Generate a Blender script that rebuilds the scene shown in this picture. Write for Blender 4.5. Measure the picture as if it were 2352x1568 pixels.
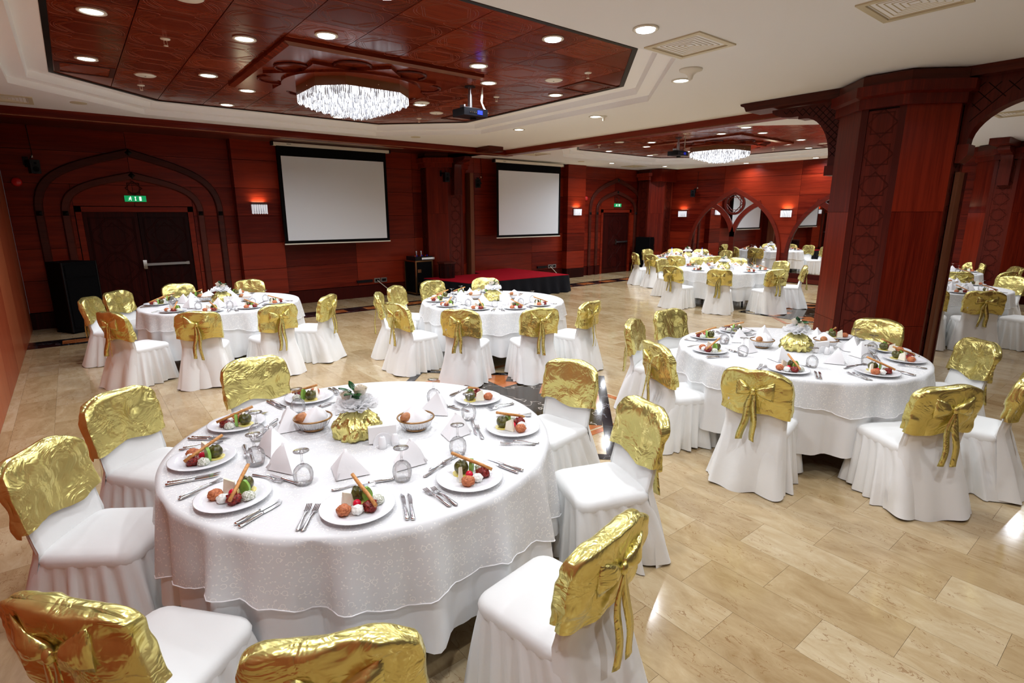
import bpy, bmesh, math, random
from math import sin, cos, pi, radians, sqrt, atan2, hypot, floor as mfloor, exp as exp_
from mathutils import Vector, Matrix, noise

scene = bpy.context.scene
for o in list(bpy.data.objects):
    bpy.data.objects.remove(o, do_unlink=True)
COL = scene.collection
random.seed(7)

# ------------------------------------------------------------------ camera
cam_d = bpy.data.cameras.new('camera')
cam = bpy.data.objects.new('camera', cam_d)
COL.objects.link(cam)
scene.camera = cam
cam_d.sensor_width = 36.0
cam_d.lens = 1243.76 * 36.0 / 2352.0
cam_d.clip_start = 0.05
YAW, PITCH, ROLL = 0.672132, 0.230388, 0.0015485
_f = Vector((sin(YAW) * cos(PITCH), cos(YAW) * cos(PITCH), -sin(PITCH)))
_r = Vector((cos(YAW), -sin(YAW), 0))
_d = _f.cross(_r)
_r2 = cos(ROLL) * _r + sin(ROLL) * _d
_d2 = -sin(ROLL) * _r + cos(ROLL) * _d
_M = Matrix((_r2, -_d2, -_f)).transposed().to_4x4()
_M.translation = Vector((0, 0, 2.0))
cam.matrix_world = _M

# ------------------------------------------------------------------ world, exposure
world = bpy.data.worlds.new('world')
scene.world = world
world.use_nodes = True
world.node_tree.nodes['Background'].inputs[0].default_value = (0.9, 0.93, 1.0, 1)
world.node_tree.nodes['Background'].inputs[1].default_value = 0.05
vs = scene.view_settings
vs.view_transform = 'Standard'
vs.look = 'None'
vs.exposure = 0.27
vs.gamma = 1.0
vs.use_curve_mapping = False
scene.cycles.use_denoising = True
scene.cycles.max_bounces = 10
scene.cycles.diffuse_bounces = 5
scene.cycles.glossy_bounces = 4
scene.cycles.transparent_max_bounces = 16
scene.cycles.sample_clamp_indirect = 6.0
scene.cycles.caustics_reflective = False
scene.cycles.caustics_refractive = False

DOWN_W = 15.0            # power of one downlight
DOWN_COL = (0.90, 0.94, 1.0)
SCONCE_W = 2.8
HC = 3.5                 # ceiling height
YB = 12.75               # back wall
XL = -0.80               # left partition
XR = 16.60               # mirror wall
YF = -4.5                # wall behind the camera

# ------------------------------------------------------------------ materials
MATS = {}
def nodes_of(name):
    m = bpy.data.materials.new(name)
    m.use_nodes = True
    nt = m.node_tree
    b = nt.nodes['Principled BSDF']
    MATS[name] = m
    return m, nt, b
def mat(name, col, rough=0.5, metal=0.0, spec=0.5, emit=None, es=0.0, **kw):
    m, nt, b = nodes_of(name)
    b.inputs['Base Color'].default_value = (*col, 1)
    b.inputs['Roughness'].default_value = rough
    b.inputs['Metallic'].default_value = metal
    b.inputs['Specular IOR Level'].default_value = spec
    if emit:
        b.inputs['Emission Color'].default_value = (*emit, 1)
        b.inputs['Emission Strength'].default_value = es
    for k, v in kw.items():
        b.inputs[k].default_value = v
    return m
def N(nt, t, **kw):
    n = nt.nodes.new(t)
    for k, v in kw.items():
        setattr(n, k, v)
    return n
def math_node(nt, op, a, b=None, c=None):
    n = N(nt, 'ShaderNodeMath', operation=op)
    for i, v in enumerate((a, b, c)):
        if v is None: continue
        if isinstance(v, (int, float)): n.inputs[i].default_value = v
        else: nt.links.new(v, n.inputs[i])
    return n.outputs[0]
def ramp(nt, fac, stops):
    r = N(nt, 'ShaderNodeValToRGB')
    el = r.color_ramp.elements
    while len(el) < len(stops): el.new(0.5)
    for e, (p, c) in zip(el, stops):
        e.position = p
        e.color = (*c, 1) if len(c) == 3 else c
    nt.links.new(fac, r.inputs[0])
    return r.outputs[0]
def bump(nt, b, h, strength=0.2, dist=0.01):
    n = N(nt, 'ShaderNodeBump')
    n.inputs['Strength'].default_value = strength
    n.inputs['Distance'].default_value = dist
    nt.links.new(h, n.inputs['Height'])
    nt.links.new(n.outputs[0], b.inputs['Normal'])

def wood(name, axis, c0, c1, rough=0.28, scale=1.0, var=0.35, spec=0.22):
    """axis: direction of the grain 'x','y','z' or 'h' (horizontal on any wall)"""
    m, nt, b = nodes_of(name)
    geo = N(nt, 'ShaderNodeNewGeometry')
    mp = N(nt, 'ShaderNodeMapping')
    s = {'x': (0.55, 14, 14), 'y': (14, 0.55, 14), 'z': (16, 16, 0.5), 'h': (0.5, 0.5, 15)}[axis]
    mp.inputs['Scale'].default_value = [v * scale for v in s]
    nt.links.new(geo.outputs['Position'], mp.inputs['Vector'])
    oi = N(nt, 'ShaderNodeObjectInfo')
    off = N(nt, 'ShaderNodeVectorMath', operation='SCALE')
    off.inputs[0].default_value = (37.0, 53.0, 91.0)
    nt.links.new(oi.outputs['Random'], off.inputs['Scale'])
    ad = N(nt, 'ShaderNodeVectorMath', operation='ADD')
    nt.links.new(mp.outputs[0], ad.inputs[0]); nt.links.new(off.outputs[0], ad.inputs[1])
    n1 = N(nt, 'ShaderNodeTexNoise'); n1.inputs['Scale'].default_value = 1.0; n1.inputs['Detail'].default_value = 6; n1.inputs['Roughness'].default_value = 0.65
    nt.links.new(ad.outputs[0], n1.inputs['Vector'])
    n2 = N(nt, 'ShaderNodeTexNoise'); n2.inputs['Scale'].default_value = 6.0; n2.inputs['Detail'].default_value = 2
    nt.links.new(ad.outputs[0], n2.inputs['Vector'])
    f = math_node(nt, 'MULTIPLY_ADD', n2.outputs['Fac'], 0.4, math_node(nt, 'MULTIPLY', n1.outputs['Fac'], 0.75))
    f = math_node(nt, 'ADD', f, math_node(nt, 'MULTIPLY_ADD', oi.outputs['Random'], var, -0.5 * var - 0.06))
    c = ramp(nt, f, [(0.34, c0), (0.68, c1)])
    nt.links.new(c, b.inputs['Base Color'])
    b.inputs['Roughness'].default_value = rough
    b.inputs['Specular IOR Level'].default_value = spec
    return m

W0, W1 = (0.080, 0.0045, 0.0018), (0.210, 0.0195, 0.0065)
wood('wood_wall', 'h', W0, W1)
wood('wood_post', 'z', W0, W1, rough=0.3)
wood('wood_dark', 'h', (0.035, 0.005, 0.003), (0.085, 0.013, 0.006), rough=0.3)
wood('wood_frame', 'h', (0.045, 0.007, 0.004), (0.085, 0.016, 0.009), rough=0.4, scale=0.7)
wood('wood_trim', 'h', (0.065, 0.006, 0.003), (0.125, 0.013, 0.006), rough=0.35, scale=0.7)
wood('wood_carved', 'z', (0.055, 0.005, 0.0025), (0.115, 0.013, 0.006), rough=0.33)
wood('wood_door', 'z', (0.014, 0.0018, 0.0016), (0.045, 0.0045, 0.003), rough=0.4, spec=0.1)
wood('wood_ceiling', 'x', (0.10, 0.011, 0.004), (0.235, 0.036, 0.012), rough=0.2, var=0.3, spec=0.28)
wood('wood_partition', 'z', (0.30, 0.055, 0.020), (0.42, 0.11, 0.042), rough=0.35)
wood('wood_strip', 'z', (0.15, 0.05, 0.022), (0.27, 0.10, 0.048), rough=0.4)
mat('wood_line', (0.24, 0.055, 0.02), 0.35, spec=0.3)
mat('carve_line', (0.030, 0.0035, 0.002), 0.6, spec=0.1)
mat('groove', (0.012, 0.002, 0.0015), 0.6, spec=0.1)
mat('black_trim', (0.004, 0.003, 0.003), 0.4, spec=0.2)
mat('white_ceiling', (0.82, 0.81, 0.79), 0.75, spec=0.2)
mat('white_cove_lit', (0.90, 0.89, 0.87), 0.6, spec=0.3)  # lighter copy of the ceiling white; brightness of the lit steps put into colour
mat('white_paint', (0.80, 0.77, 0.68), 0.5)
mat('white_plastic', (0.78, 0.74, 0.62), 0.4)
mat('cream_metal', (0.62, 0.54, 0.36), 0.4)
mat('black_plastic', (0.003, 0.003, 0.005), 0.35, spec=0.25)
mat('black_matte', (0.002, 0.002, 0.0025), 0.7, spec=0.08)
mat('grey_metal', (0.45, 0.45, 0.47), 0.3, 1.0)
mat('steel', (0.78, 0.78, 0.80), 0.12, 1.0)
mat('brass', (0.35, 0.20, 0.09), 0.35, 1.0)
mat('bronze_wood', (0.20, 0.085, 0.03), 0.35)
mat('lamp_glow', (1, 1, 1), 0.5, emit=(0.93, 0.96, 1.0), es=14.0)
mat('porcelain', (0.86, 0.87, 0.90), 0.06, spec=0.6)
mat('ceramic', (0.85, 0.85, 0.86), 0.2)
mat('paper', (0.86, 0.85, 0.84), 0.8)
mat('screen_white', (0.76, 0.81, 0.86), 0.8, spec=0.1)
mat('red_carpet', (0.33, 0.003, 0.012), 0.95, spec=0.1)
mat('black_cloth', (0.004, 0.004, 0.006), 0.85, spec=0.15)
mat('red_plastic', (0.55, 0.01, 0.01), 0.3)
mat('sign_green', (0.0, 0.25, 0.07), 0.4, emit=(0.0, 0.42, 0.13), es=0.5)
mat('sign_white', (0.9, 0.95, 0.9), 0.4, emit=(0.9, 1.0, 0.92), es=0.8)
mat('blue_plastic', (0.01, 0.02, 0.5), 0.3, emit=(0.02, 0.03, 0.8), es=0.06)
mat('mirror', (0.86, 0.86, 0.86), 0.015, 1.0)
mat('bottle_white', (0.80, 0.82, 0.86), 0.15)
mat('cap_blue', (0.02, 0.05, 0.45), 0.3)
# food
def food(name, c0, c1, sc, rough=0.5, bs=0.4):
    m, nt, b = nodes_of(name)
    tc = N(nt, 'ShaderNodeTexCoord')
    n1 = N(nt, 'ShaderNodeTexNoise'); n1.inputs['Scale'].default_value = sc; n1.inputs['Detail'].default_value = 4
    nt.links.new(tc.outputs['Object'], n1.inputs['Vector'])
    nt.links.new(ramp(nt, n1.outputs['Fac'], [(0.35, c0), (0.62, c1)]), b.inputs['Base Color'])
    b.inputs['Roughness'].default_value = rough
    bump(nt, b, n1.outputs['Fac'], bs, 0.004)
food('orange_paste', (0.36, 0.085, 0.025), (0.62, 0.21, 0.08), 130, 0.6, 0.9)
food('white_paste', (0.70, 0.70, 0.64), (0.90, 0.90, 0.86), 120)
food('herb_paste', (0.30, 0.33, 0.20), (0.88, 0.88, 0.82), 160)
food('red_paste', (0.07, 0.003, 0.002), (0.33, 0.018, 0.010), 150, 0.3, 0.9)
food('artichoke', (0.045, 0.040, 0.010), (0.12, 0.115, 0.025), 60, 0.25)
food('cheese', (0.84, 0.78, 0.60), (0.92, 0.88, 0.74), 20)
food('cucumber', (0.20, 0.42, 0.055), (0.34, 0.58, 0.12), 18, 0.25, 0.1)
food('lemon', (0.75, 0.60, 0.10), (0.85, 0.75, 0.25), 40, 0.3)
food('radish', (0.60, 0.004, 0.03), (0.72, 0.01, 0.05), 10, 0.15, 0.0)
food('breadstick', (0.50, 0.20, 0.045), (0.68, 0.33, 0.10), 70)
food('bread', (0.34, 0.11, 0.03), (0.58, 0.25, 0.09), 30)
food('rose_petal', (0.86, 0.76, 0.58), (0.92, 0.88, 0.80), 12, 0.6, 0.0)
food('leaf_green', (0.008, 0.05, 0.012), (0.02, 0.12, 0.03), 30, 0.25, 0.1)
food('tulle', (0.92, 0.91, 0.91), (0.97, 0.97, 0.97), 40, 0.9, 0.0)
nt = MATS['tulle'].node_tree
tl_ = N(nt, 'ShaderNodeBsdfTranslucent'); tl_.inputs[0].default_value = (0.95, 0.95, 0.96, 1)
tt_ = N(nt, 'ShaderNodeBsdfTransparent')
m1_ = N(nt, 'ShaderNodeMixShader'); m1_.inputs[0].default_value = 0.5
m2_ = N(nt, 'ShaderNodeMixShader'); m2_.inputs[0].default_value = 0.12
nt.links.new(nt.nodes['Principled BSDF'].outputs[0], m1_.inputs[1]); nt.links.new(tl_.outputs[0], m1_.inputs[2])
nt.links.new(m1_.outputs[0], m2_.inputs[1]); nt.links.new(tt_.outputs[0], m2_.inputs[2])
nt.links.new(m2_.outputs[0], nt.nodes['Material Output'].inputs[0])

def cloth(name, col, sc=260.0, rough=0.85, folds=0.0, sheen=0.15):
    m, nt, b = nodes_of(name)
    tc = N(nt, 'ShaderNodeTexCoord')
    b.inputs['Base Color'].default_value = (*col, 1)
    b.inputs['Roughness'].default_value = rough
    b.inputs['Specular IOR Level'].default_value = 0.2
    b.inputs['Sheen Weight'].default_value = sheen
    n1 = N(nt, 'ShaderNodeTexNoise'); n1.inputs['Scale'].default_value = 9.0; n1.inputs['Detail'].default_value = 3
    nt.links.new(tc.outputs['Object'], n1.inputs['Vector'])
    bump(nt, b, n1.outputs['Fac'], 0.25, 0.012)
cloth('chair_cloth', (0.82, 0.825, 0.81))
cloth('table_cloth', (0.86, 0.87, 0.875))
cloth('napkin_cloth', (0.90, 0.89, 0.90))

# embroidered sheer overlay
m, nt, b = nodes_of('lace')
uv = N(nt, 'ShaderNodeUVMap')
b.inputs['Base Color'].default_value = (0.86, 0.84, 0.84, 1)
b.inputs['Roughness'].default_value = 0.6
vo = N(nt, 'ShaderNodeTexVoronoi', feature='F1'); vo.voronoi_dimensions = '2D'; vo.inputs['Scale'].default_value = 25.0
nt.links.new(uv.outputs[0], vo.inputs['Vector'])
ring = math_node(nt, 'LESS_THAN', math_node(nt, 'ABSOLUTE', math_node(nt, 'SUBTRACT', vo.outputs['Distance'], 0.24)), 0.035)
n1 = N(nt, 'ShaderNodeTexNoise'); n1.inputs['Scale'].default_value = 22.0
nt.links.new(uv.outputs[0], n1.inputs['Vector'])
ring = math_node(nt, 'MULTIPLY', ring, math_node(nt, 'GREATER_THAN', n1.outputs['Fac'], 0.47))
vo2 = N(nt, 'ShaderNodeTexVoronoi', feature='F1'); vo2.voronoi_dimensions = '2D'; vo2.inputs['Scale'].default_value = 36.0
nt.links.new(uv.outputs[0], vo2.inputs['Vector'])
dots = math_node(nt, 'LESS_THAN', vo2.outputs['Distance'], 0.13)
pat = math_node(nt, 'MAXIMUM', ring, dots)
b.inputs['Coat Weight'].default_value = 0.0
mixc = N(nt, 'ShaderNodeMix', data_type='RGBA')
nt.links.new(pat, mixc.inputs['Factor'])
mixc.inputs[6].default_value = (0.86, 0.865, 0.87, 1)
mixc.inputs[7].default_value = (0.94, 0.93, 0.90, 1)
nt.links.new(mixc.outputs[2], b.inputs['Base Color'])
bump(nt, b, pat, 0.25, 0.002)
tr = N(nt, 'ShaderNodeBsdfTransparent')
mx = N(nt, 'ShaderNodeMixShader')
nt.links.new(math_node(nt, 'MULTIPLY_ADD', pat, 0.17, 0.80), mx.inputs[0])
nt.links.new(tr.outputs[0], mx.inputs[1]); nt.links.new(b.outputs[0], mx.inputs[2])
nt.links.new(mx.outputs[0], nt.nodes['Material Output'].inputs[0])

# gold lame
m, nt, b = nodes_of('gold')
tc = N(nt, 'ShaderNodeTexCoord')
oi = N(nt, 'ShaderNodeObjectInfo')
offv = N(nt, 'ShaderNodeVectorMath', operation='MULTIPLY_ADD')
nt.links.new(tc.outputs['Object'], offv.inputs[0]); offv.inputs[1].default_value = (1, 1, 1)
sc_ = N(nt, 'ShaderNodeVectorMath', operation='SCALE'); sc_.inputs[0].default_value = (9, 5, 7)
nt.links.new(oi.outputs['Random'], sc_.inputs['Scale']); nt.links.new(sc_.outputs[0], offv.inputs[2])
n1 = N(nt, 'ShaderNodeTexNoise'); n1.inputs['Scale'].default_value = 6.5; n1.inputs['Detail'].default_value = 3; n1.inputs['Distortion'].default_value = 1.3
nt.links.new(offv.outputs[0], n1.inputs['Vector'])
b.inputs['Base Color'].default_value = (0.79, 0.70, 0.25, 1)
b.inputs['Metallic'].default_value = 0.85
b.inputs['Roughness'].default_value = 0.26
rdg = math_node(nt, 'ABSOLUTE', math_node(nt, 'SUBTRACT', n1.outputs['Fac'], 0.5))
bump(nt, b, rdg, 0.5, 0.04)

# glass (thin goblets, crystal)
m, nt, b = nodes_of('glass')
tr = N(nt, 'ShaderNodeBsdfTransparent')
lwf = N(nt, 'ShaderNodeLayerWeight'); lwf.inputs['Blend'].default_value = 0.5
nt.links.new(ramp(nt, lwf.outputs['Facing'], [(0.45, (0.985, 0.985, 0.99)), (0.92, (0.55, 0.55, 0.57))]), tr.inputs[0])
gl = N(nt, 'ShaderNodeBsdfGlossy'); gl.inputs['Roughness'].default_value = 0.03
lw = N(nt, 'ShaderNodeLayerWeight'); lw.inputs['Blend'].default_value = 0.35
mx = N(nt, 'ShaderNodeMixShader')
nt.links.new(math_node(nt, 'MINIMUM', math_node(nt, 'MULTIPLY_ADD', lw.outputs['Fresnel'], 0.9, 0.05), 0.6), mx.inputs[0])
nt.links.new(tr.outputs[0], mx.inputs[1]); nt.links.new(gl.outputs[0], mx.inputs[2])
nt.links.new(mx.outputs[0], nt.nodes['Material Output'].inputs[0])
# lit crystal
m, nt, b = nodes_of('crystal_lit')
geo = N(nt, 'ShaderNodeNewGeometry')
n1 = N(nt, 'ShaderNodeTexNoise'); n1.inputs['Scale'].default_value = 1.0
mp_ = N(nt, 'ShaderNodeMapping'); mp_.inputs['Scale'].default_value = (60, 60, 9)
nt.links.new(geo.outputs['Position'], mp_.inputs['Vector']); nt.links.new(mp_.outputs[0], n1.inputs['Vector'])
b.inputs['Base Color'].default_value = (0.35, 0.36, 0.40, 1)
b.inputs['Roughness'].default_value = 0.08
b.inputs['Emission Color'].default_value = (0.95, 0.97, 1.0, 1)
nt.links.new(math_node(nt, 'MULTIPLY_ADD', math_node(nt, 'GREATER_THAN', n1.outputs['Fac'], 0.51), 1.25, 0.10), b.inputs['Emission Strength'])
m, nt, b = nodes_of('crystal_sconce')
b.inputs['Base Color'].default_value = (0.85, 0.87, 0.92, 1)
b.inputs['Roughness'].default_value = 0.1
b.inputs['Emission Color'].default_value = (0.95, 0.96, 1.0, 1)
b.inputs['Emission Strength'].default_value = 0.28

# marble
def marble(name, kind):
    m, nt, b = nodes_of(name)
    geo = N(nt, 'ShaderNodeNewGeometry')
    sep = N(nt, 'ShaderNodeSeparateXYZ'); nt.links.new(geo.outputs['Position'], sep.inputs[0])
    n1 = N(nt, 'ShaderNodeTexNoise'); n1.inputs['Detail'].default_value = 6
    nt.links.new(geo.outputs['Position'], n1.inputs['Vector'])
    if kind == 'beige':
        i = math_node(nt, 'FLOOR', math_node(nt, 'DIVIDE', math_node(nt, 'ADD', sep.outputs[0], 0.405 + 31.0), 0.31))
        par = math_node(nt, 'MODULO', i, 2.0)
        j = math_node(nt, 'FLOOR', math_node(nt, 'DIVIDE', math_node(nt, 'MULTIPLY_ADD', par, 0.31, math_node(nt, 'ADD', sep.outputs[1], 61.45)), 0.62))
        cv = N(nt, 'ShaderNodeCombineXYZ'); nt.links.new(i, cv.inputs[0]); nt.links.new(j, cv.inputs[1])
        wn = N(nt, 'ShaderNodeTexWhiteNoise'); wn.noise_dimensions = '2D'; nt.links.new(cv.outputs[0], wn.inputs['Vector'])
        # grain offset per tile
        va = N(nt, 'ShaderNodeVectorMath', operation='MULTIPLY_ADD')
        nt.links.new(wn.outputs['Color'], va.inputs[0]); va.inputs[1].default_value = (20, 20, 20)
        mp = N(nt, 'ShaderNodeMapping'); mp.inputs['Scale'].default_value = (5.5, 2.2, 1)
        nt.links.new(geo.outputs['Position'], mp.inputs['Vector']); nt.links.new(mp.outputs[0], va.inputs[2])
        nt.links.new(va.outputs[0], n1.inputs['Vector']); n1.inputs['Scale'].default_value = 1.6; n1.inputs['Roughness'].default_value = 0.7
        n1.inputs['Distortion'].default_value = 0.6
        f = math_node(nt, 'MULTIPLY_ADD', wn.outputs['Value'], 0.30, math_node(nt, 'MULTIPLY_ADD', n1.outputs['Fac'], 0.95, -0.13))
        c = ramp(nt, f, [(0.15, (0.31, 0.20, 0.088)), (0.5, (0.46, 0.34, 0.185)), (0.85, (0.60, 0.50, 0.33))])
        # fine brown veins
        n2 = N(nt, 'ShaderNodeTexNoise'); n2.inputs['Scale'].default_value = 2.6; n2.inputs['Detail'].default_value = 8; n2.inputs['Distortion'].default_value = 0.8
        nt.links.new(va.outputs[0], n2.inputs['Vector'])
        vein = math_node(nt, 'LESS_THAN', math_node(nt, 'ABSOLUTE', math_node(nt, 'SUBTRACT', n2.outputs['Fac'], 0.5)), 0.006)
        n3 = N(nt, 'ShaderNodeTexNoise'); n3.inputs['Scale'].default_value = 1.3
        nt.links.new(va.outputs[0], n3.inputs['Vector'])
        vein = math_node(nt, 'MULTIPLY', vein, math_node(nt, 'GREATER_THAN', n3.outputs['Fac'], 0.52))
        mxc = N(nt, 'ShaderNodeMix', data_type='RGBA')
        nt.links.new(math_node(nt, 'MULTIPLY', vein, 0.6), mxc.inputs['Factor'])
        nt.links.new(c, mxc.inputs[6]); mxc.inputs[7].default_value = (0.22, 0.10, 0.03, 1)
        nt.links.new(mxc.outputs[2], b.inputs['Base Color'])
        b.inputs['Roughness'].default_value = 0.12; b.inputs['Specular IOR Level'].default_value = 0.75
    elif kind == 'dark':
        n1.inputs['Scale'].default_value = 1.5; n1.inputs['Detail'].default_value = 3; n1.inputs['Distortion'].default_value = 1.2
        vein = math_node(nt, 'ABSOLUTE', math_node(nt, 'SUBTRACT', n1.outputs['Fac'], 0.5))
        c = ramp(nt, vein, [(0.0, (0.50, 0.48, 0.45)), (0.004, (0.12, 0.09, 0.06)), (0.010, (0.018, 0.012, 0.006)), (1.0, (0.030, 0.019, 0.007))])
        nt.links.new(c, b.inputs['Base Color']); b.inputs['Roughness'].default_value = 0.1
    elif kind == 'black':
        n1.inputs['Scale'].default_value = 3.0; n1.inputs['Detail'].default_value = 3; n1.inputs['Distortion'].default_value = 1.0
        vein = math_node(nt, 'ABSOLUTE', math_node(nt, 'SUBTRACT', n1.outputs['Fac'], 0.5))
        c = ramp(nt, vein, [(0.0, (0.30, 0.29, 0.31)), (0.004, (0.04, 0.035, 0.04)), (0.010, (0.006, 0.005, 0.006)), (1.0, (0.010, 0.008, 0.009))])
        nt.links.new(c, b.inputs['Base Color']); b.inputs['Roughness'].default_value = 0.08
    else:
        n1.inputs['Scale'].default_value = 5.0; n1.inputs['Distortion'].default_value = 0.8
        c = ramp(nt, n1.outputs['Fac'], [(0.3, (0.30, 0.075, 0.020)), (0.6, (0.46, 0.15, 0.045)), (0.75, (0.60, 0.33, 0.16))])
        nt.links.new(c, b.inputs['Base Color']); b.inputs['Roughness'].default_value = 0.12
marble('marble_beige', 'beige'); marble('marble_dark', 'dark'); marble('marble_black', 'black'); marble('marble_orange', 'orange')
mat('grout', (0.30, 0.22, 0.12), 0.5)

# ------------------------------------------------------------------ mesh helpers
class MB:
    def __init__(s): s.v = []; s.f = []; s.uv = None
    def add(s, vs, fs, M=None):
        k = len(s.v)
        s.v += [tuple(M @ Vector(p)) for p in vs] if M else [tuple(p) for p in vs]
        s.f += [tuple(i + k for i in f) for f in fs]
        return s
    def box(s, x0, x1, y0, y1, z0, z1, M=None):
        v = [(x0,y0,z0),(x1,y0,z0),(x1,y1,z0),(x0,y1,z0),(x0,y0,z1),(x1,y0,z1),(x1,y1,z1),(x0,y1,z1)]
        return s.add(v, [(3,2,1,0),(4,5,6,7),(0,1,5,4),(1,2,6,5),(2,3,7,6),(3,0,4,7)], M)
    def prism(s, poly, z0, z1, M=None):
        n = len(poly)
        v = [(x, y, z0) for x, y in poly] + [(x, y, z1) for x, y in poly]
        f = [tuple(range(n))[::-1], tuple(range(n, 2 * n))] + [(i, (i + 1) % n, (i + 1) % n + n, i + n) for i in range(n)]
        return s.add(v, f, M)
    def loft(s, rings, close_u=True, cap0=False, cap1=False, M=None):
        n = len(rings[0]); v = [p for r in rings for p in r]; f = []
        for j in range(len(rings) - 1):
            for i in range(n if close_u else n - 1):
                a, b2 = j * n + i, j * n + (i + 1) % n
                f.append((a, b2, b2 + n, a + n))
        if cap0: f.append(tuple(range(n))[::-1])
        if cap1: f.append(tuple(range((len(rings) - 1) * n, len(rings) * n)))
        return s.add(v, f, M)
    def lathe(s, prof, seg=24, M=None):
        rings = [[(r * cos(2 * pi * i / seg), r * sin(2 * pi * i / seg), z) for i in range(seg)] for r, z in prof]
        return s.loft(rings, M=M, cap0=prof[0][0] > 1e-5, cap1=prof[-1][0] > 1e-5)
    def tube(s, pts, r, seg=6, closed=False, M=None):
        pts = [Vector(p) for p in pts]; n = len(pts); rings = []
        for i, p in enumerate(pts):
            a = pts[(i - 1) % n] if closed or i else p
            c = pts[(i + 1) % n] if closed or i < n - 1 else p
            t = (c - a).normalized()
            u = t.cross(Vector((0, 0, 1)))
            if u.length < 1e-3: u = t.cross(Vector((1, 0, 0)))
            u.normalize(); w = t.cross(u)
            rings.append([tuple(p + r * (cos(2 * pi * k / seg) * u + sin(2 * pi * k / seg) * w)) for k in range(seg)])
        if closed: rings.append(rings[0])
        return s.loft(rings, cap0=not closed, cap1=not closed, M=M)
    def ellipsoid(s, c, rx, ry, rz, seg=12, rows=8, M=None, fn=None):
        rings = []
        for j in range(rows + 1):
            t = -pi / 2 + pi * j / rows
            rr = max(cos(t), 0.001)
            ring_ = []
            for i in range(seg):
                a = 2 * pi * i / seg
                d = Vector((cos(a) * rr, sin(a) * rr, sin(t)))
                k = fn(d) if fn else 1.0
                ring_.append((c[0] + rx * d.x * k, c[1] + ry * d.y * k, c[2] + rz * d.z * k))
            rings.append(ring_)
        return s.loft(rings, cap0=True, cap1=True, M=M)
    def mesh(s, name, m, smooth=False, angle=None):
        me = bpy.data.meshes.new(name)
        me.from_pydata(s.v, [], s.f)
        if s.uv is not None:
            l = me.uv_layers.new(name='UVMap')
            for lp in me.loops: l.data[lp.index].uv = s.uv[lp.vertex_index]
        me.materials.append(MATS[m])
        if smooth:
            me.polygons.foreach_set('use_smooth', [True] * len(me.polygons))
            if angle is not None:
                try: me.set_sharp_from_angle(angle=radians(angle))
                except Exception: pass
        me.update()
        return me
    def build(s, name, m, parent=None, smooth=False, angle=None, loc=None):
        return link(name, s.mesh(name, m, smooth, angle), parent, loc)
def link(name, data, parent=None, loc=None, rz=0.0):
    o = bpy.data.objects.new(name, data)
    COL.objects.link(o)
    if parent: o.parent = parent
    if loc is not None: o.location = loc
    if rz: o.rotation_euler.z = rz
    return o
def tag(o, label, cat, group=None):
    o['label'] = label; o['category'] = cat
    if group: o['group'] = group
    return o
def thing(name, label, cat, loc=(0, 0, 0), rz=0.0, group=None):
    return tag(link(name, None, None, loc, rz), label, cat, group)
def struct(o): o['kind'] = 'structure'; return o
def copy_tree(o, parent=None):
    c = o.copy(); COL.objects.link(c); c.parent = parent
    for ch in list(o.children): copy_tree(ch, c)
    return c
def place(proto, used, loc, rz, label, group=None):
    o = copy_tree(proto) if used.get(proto.name) else proto
    used[proto.name] = 1
    o.location = loc; o.rotation_euler.z = rz; o['label'] = label
    if group: o['group'] = group
    return o
USED = {}
def clip_poly(poly, clip):
    out = poly
    for i in range(len(clip)):
        a, b2 = clip[i], clip[(i + 1) % len(clip)]
        inp, out = out, []
        def side(p): return (b2[0] - a[0]) * (p[1] - a[1]) - (b2[1] - a[1]) * (p[0] - a[0])
        for k in range(len(inp)):
            p, q = inp[k], inp[(k + 1) % len(inp)]
            sp, sq = side(p), side(q)
            if sp >= 0: out.append(p)
            if (sp >= 0) != (sq >= 0):
                t = sp / (sp - sq); out.append((p[0] + t * (q[0] - p[0]), p[1] + t * (q[1] - p[1])))
        if not out: return []
    return out
def octagon(cx, cy, hx, hy, ch):
    return [(cx-hx+ch,cy-hy),(cx+hx-ch,cy-hy),(cx+hx,cy-hy+ch),(cx+hx,cy+hy-ch),(cx+hx-ch,cy+hy),(cx-hx+ch,cy+hy),(cx-hx,cy+hy-ch),(cx-hx,cy-hy+ch)]
def area2(p): return abs(sum(p[i][0]*p[(i+1)%len(p)][1]-p[(i+1)%len(p)][0]*p[i][1] for i in range(len(p))))/2
def face_M(o, u, w):      # local (x,y,z) -> o + x*u + y*w + z*(u x w)
    u = Vector(u).normalized(); w = Vector(w).normalized(); n = u.cross(w)
    M = Matrix((u, w, n)).transposed().to_4x4(); M.translation = Vector(o); return M

# ================================================================== SETTING
C1, C2 = (3.03, 7.02), (12.5, 7.65)
# ---- floor
fl = struct(MB().box(XL - 0.3, XR + 0.3, YF - 0.3, YB + 0.3, -0.12, -0.006).build('floor', 'grout'))
S1, S2 = (3.30, 4.43), (11.9, 4.6)          # floor medallions
def star_polys(c, rot):
    R = 1.72
    def P(r, a): return (c[0] + r * cos(a + rot), c[1] + r * sin(a + rot))
    return P, R
tile_me = None
cells = []
nx0, nx1 = int(mfloor((XL + 0.405) / 0.31)), int(mfloor((XR + 0.405) / 0.31))
for i in range(nx0, nx1 + 1):
    for j in range(-12, 30):
        x0 = -0.405 + 0.31 * i
        y0 = 0.62 * j - 61.45 + 62.0 - (0.31 if (i + 100) % 2 else 0.0)
        if y0 > YB or y0 + 0.62 < YF: continue
        cells.append((x0, y0))
def in_view(x, y):
    v = Vector((x, y, -2.0)); zz = v.dot(_f)
    if zz < 0.3: return False
    px = 1243.76 * v.dot(_r2) / zz; py = 1243.76 * v.dot(_d2) / zz
    return -1230 < px < 1230 and -800 < py < 830
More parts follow.
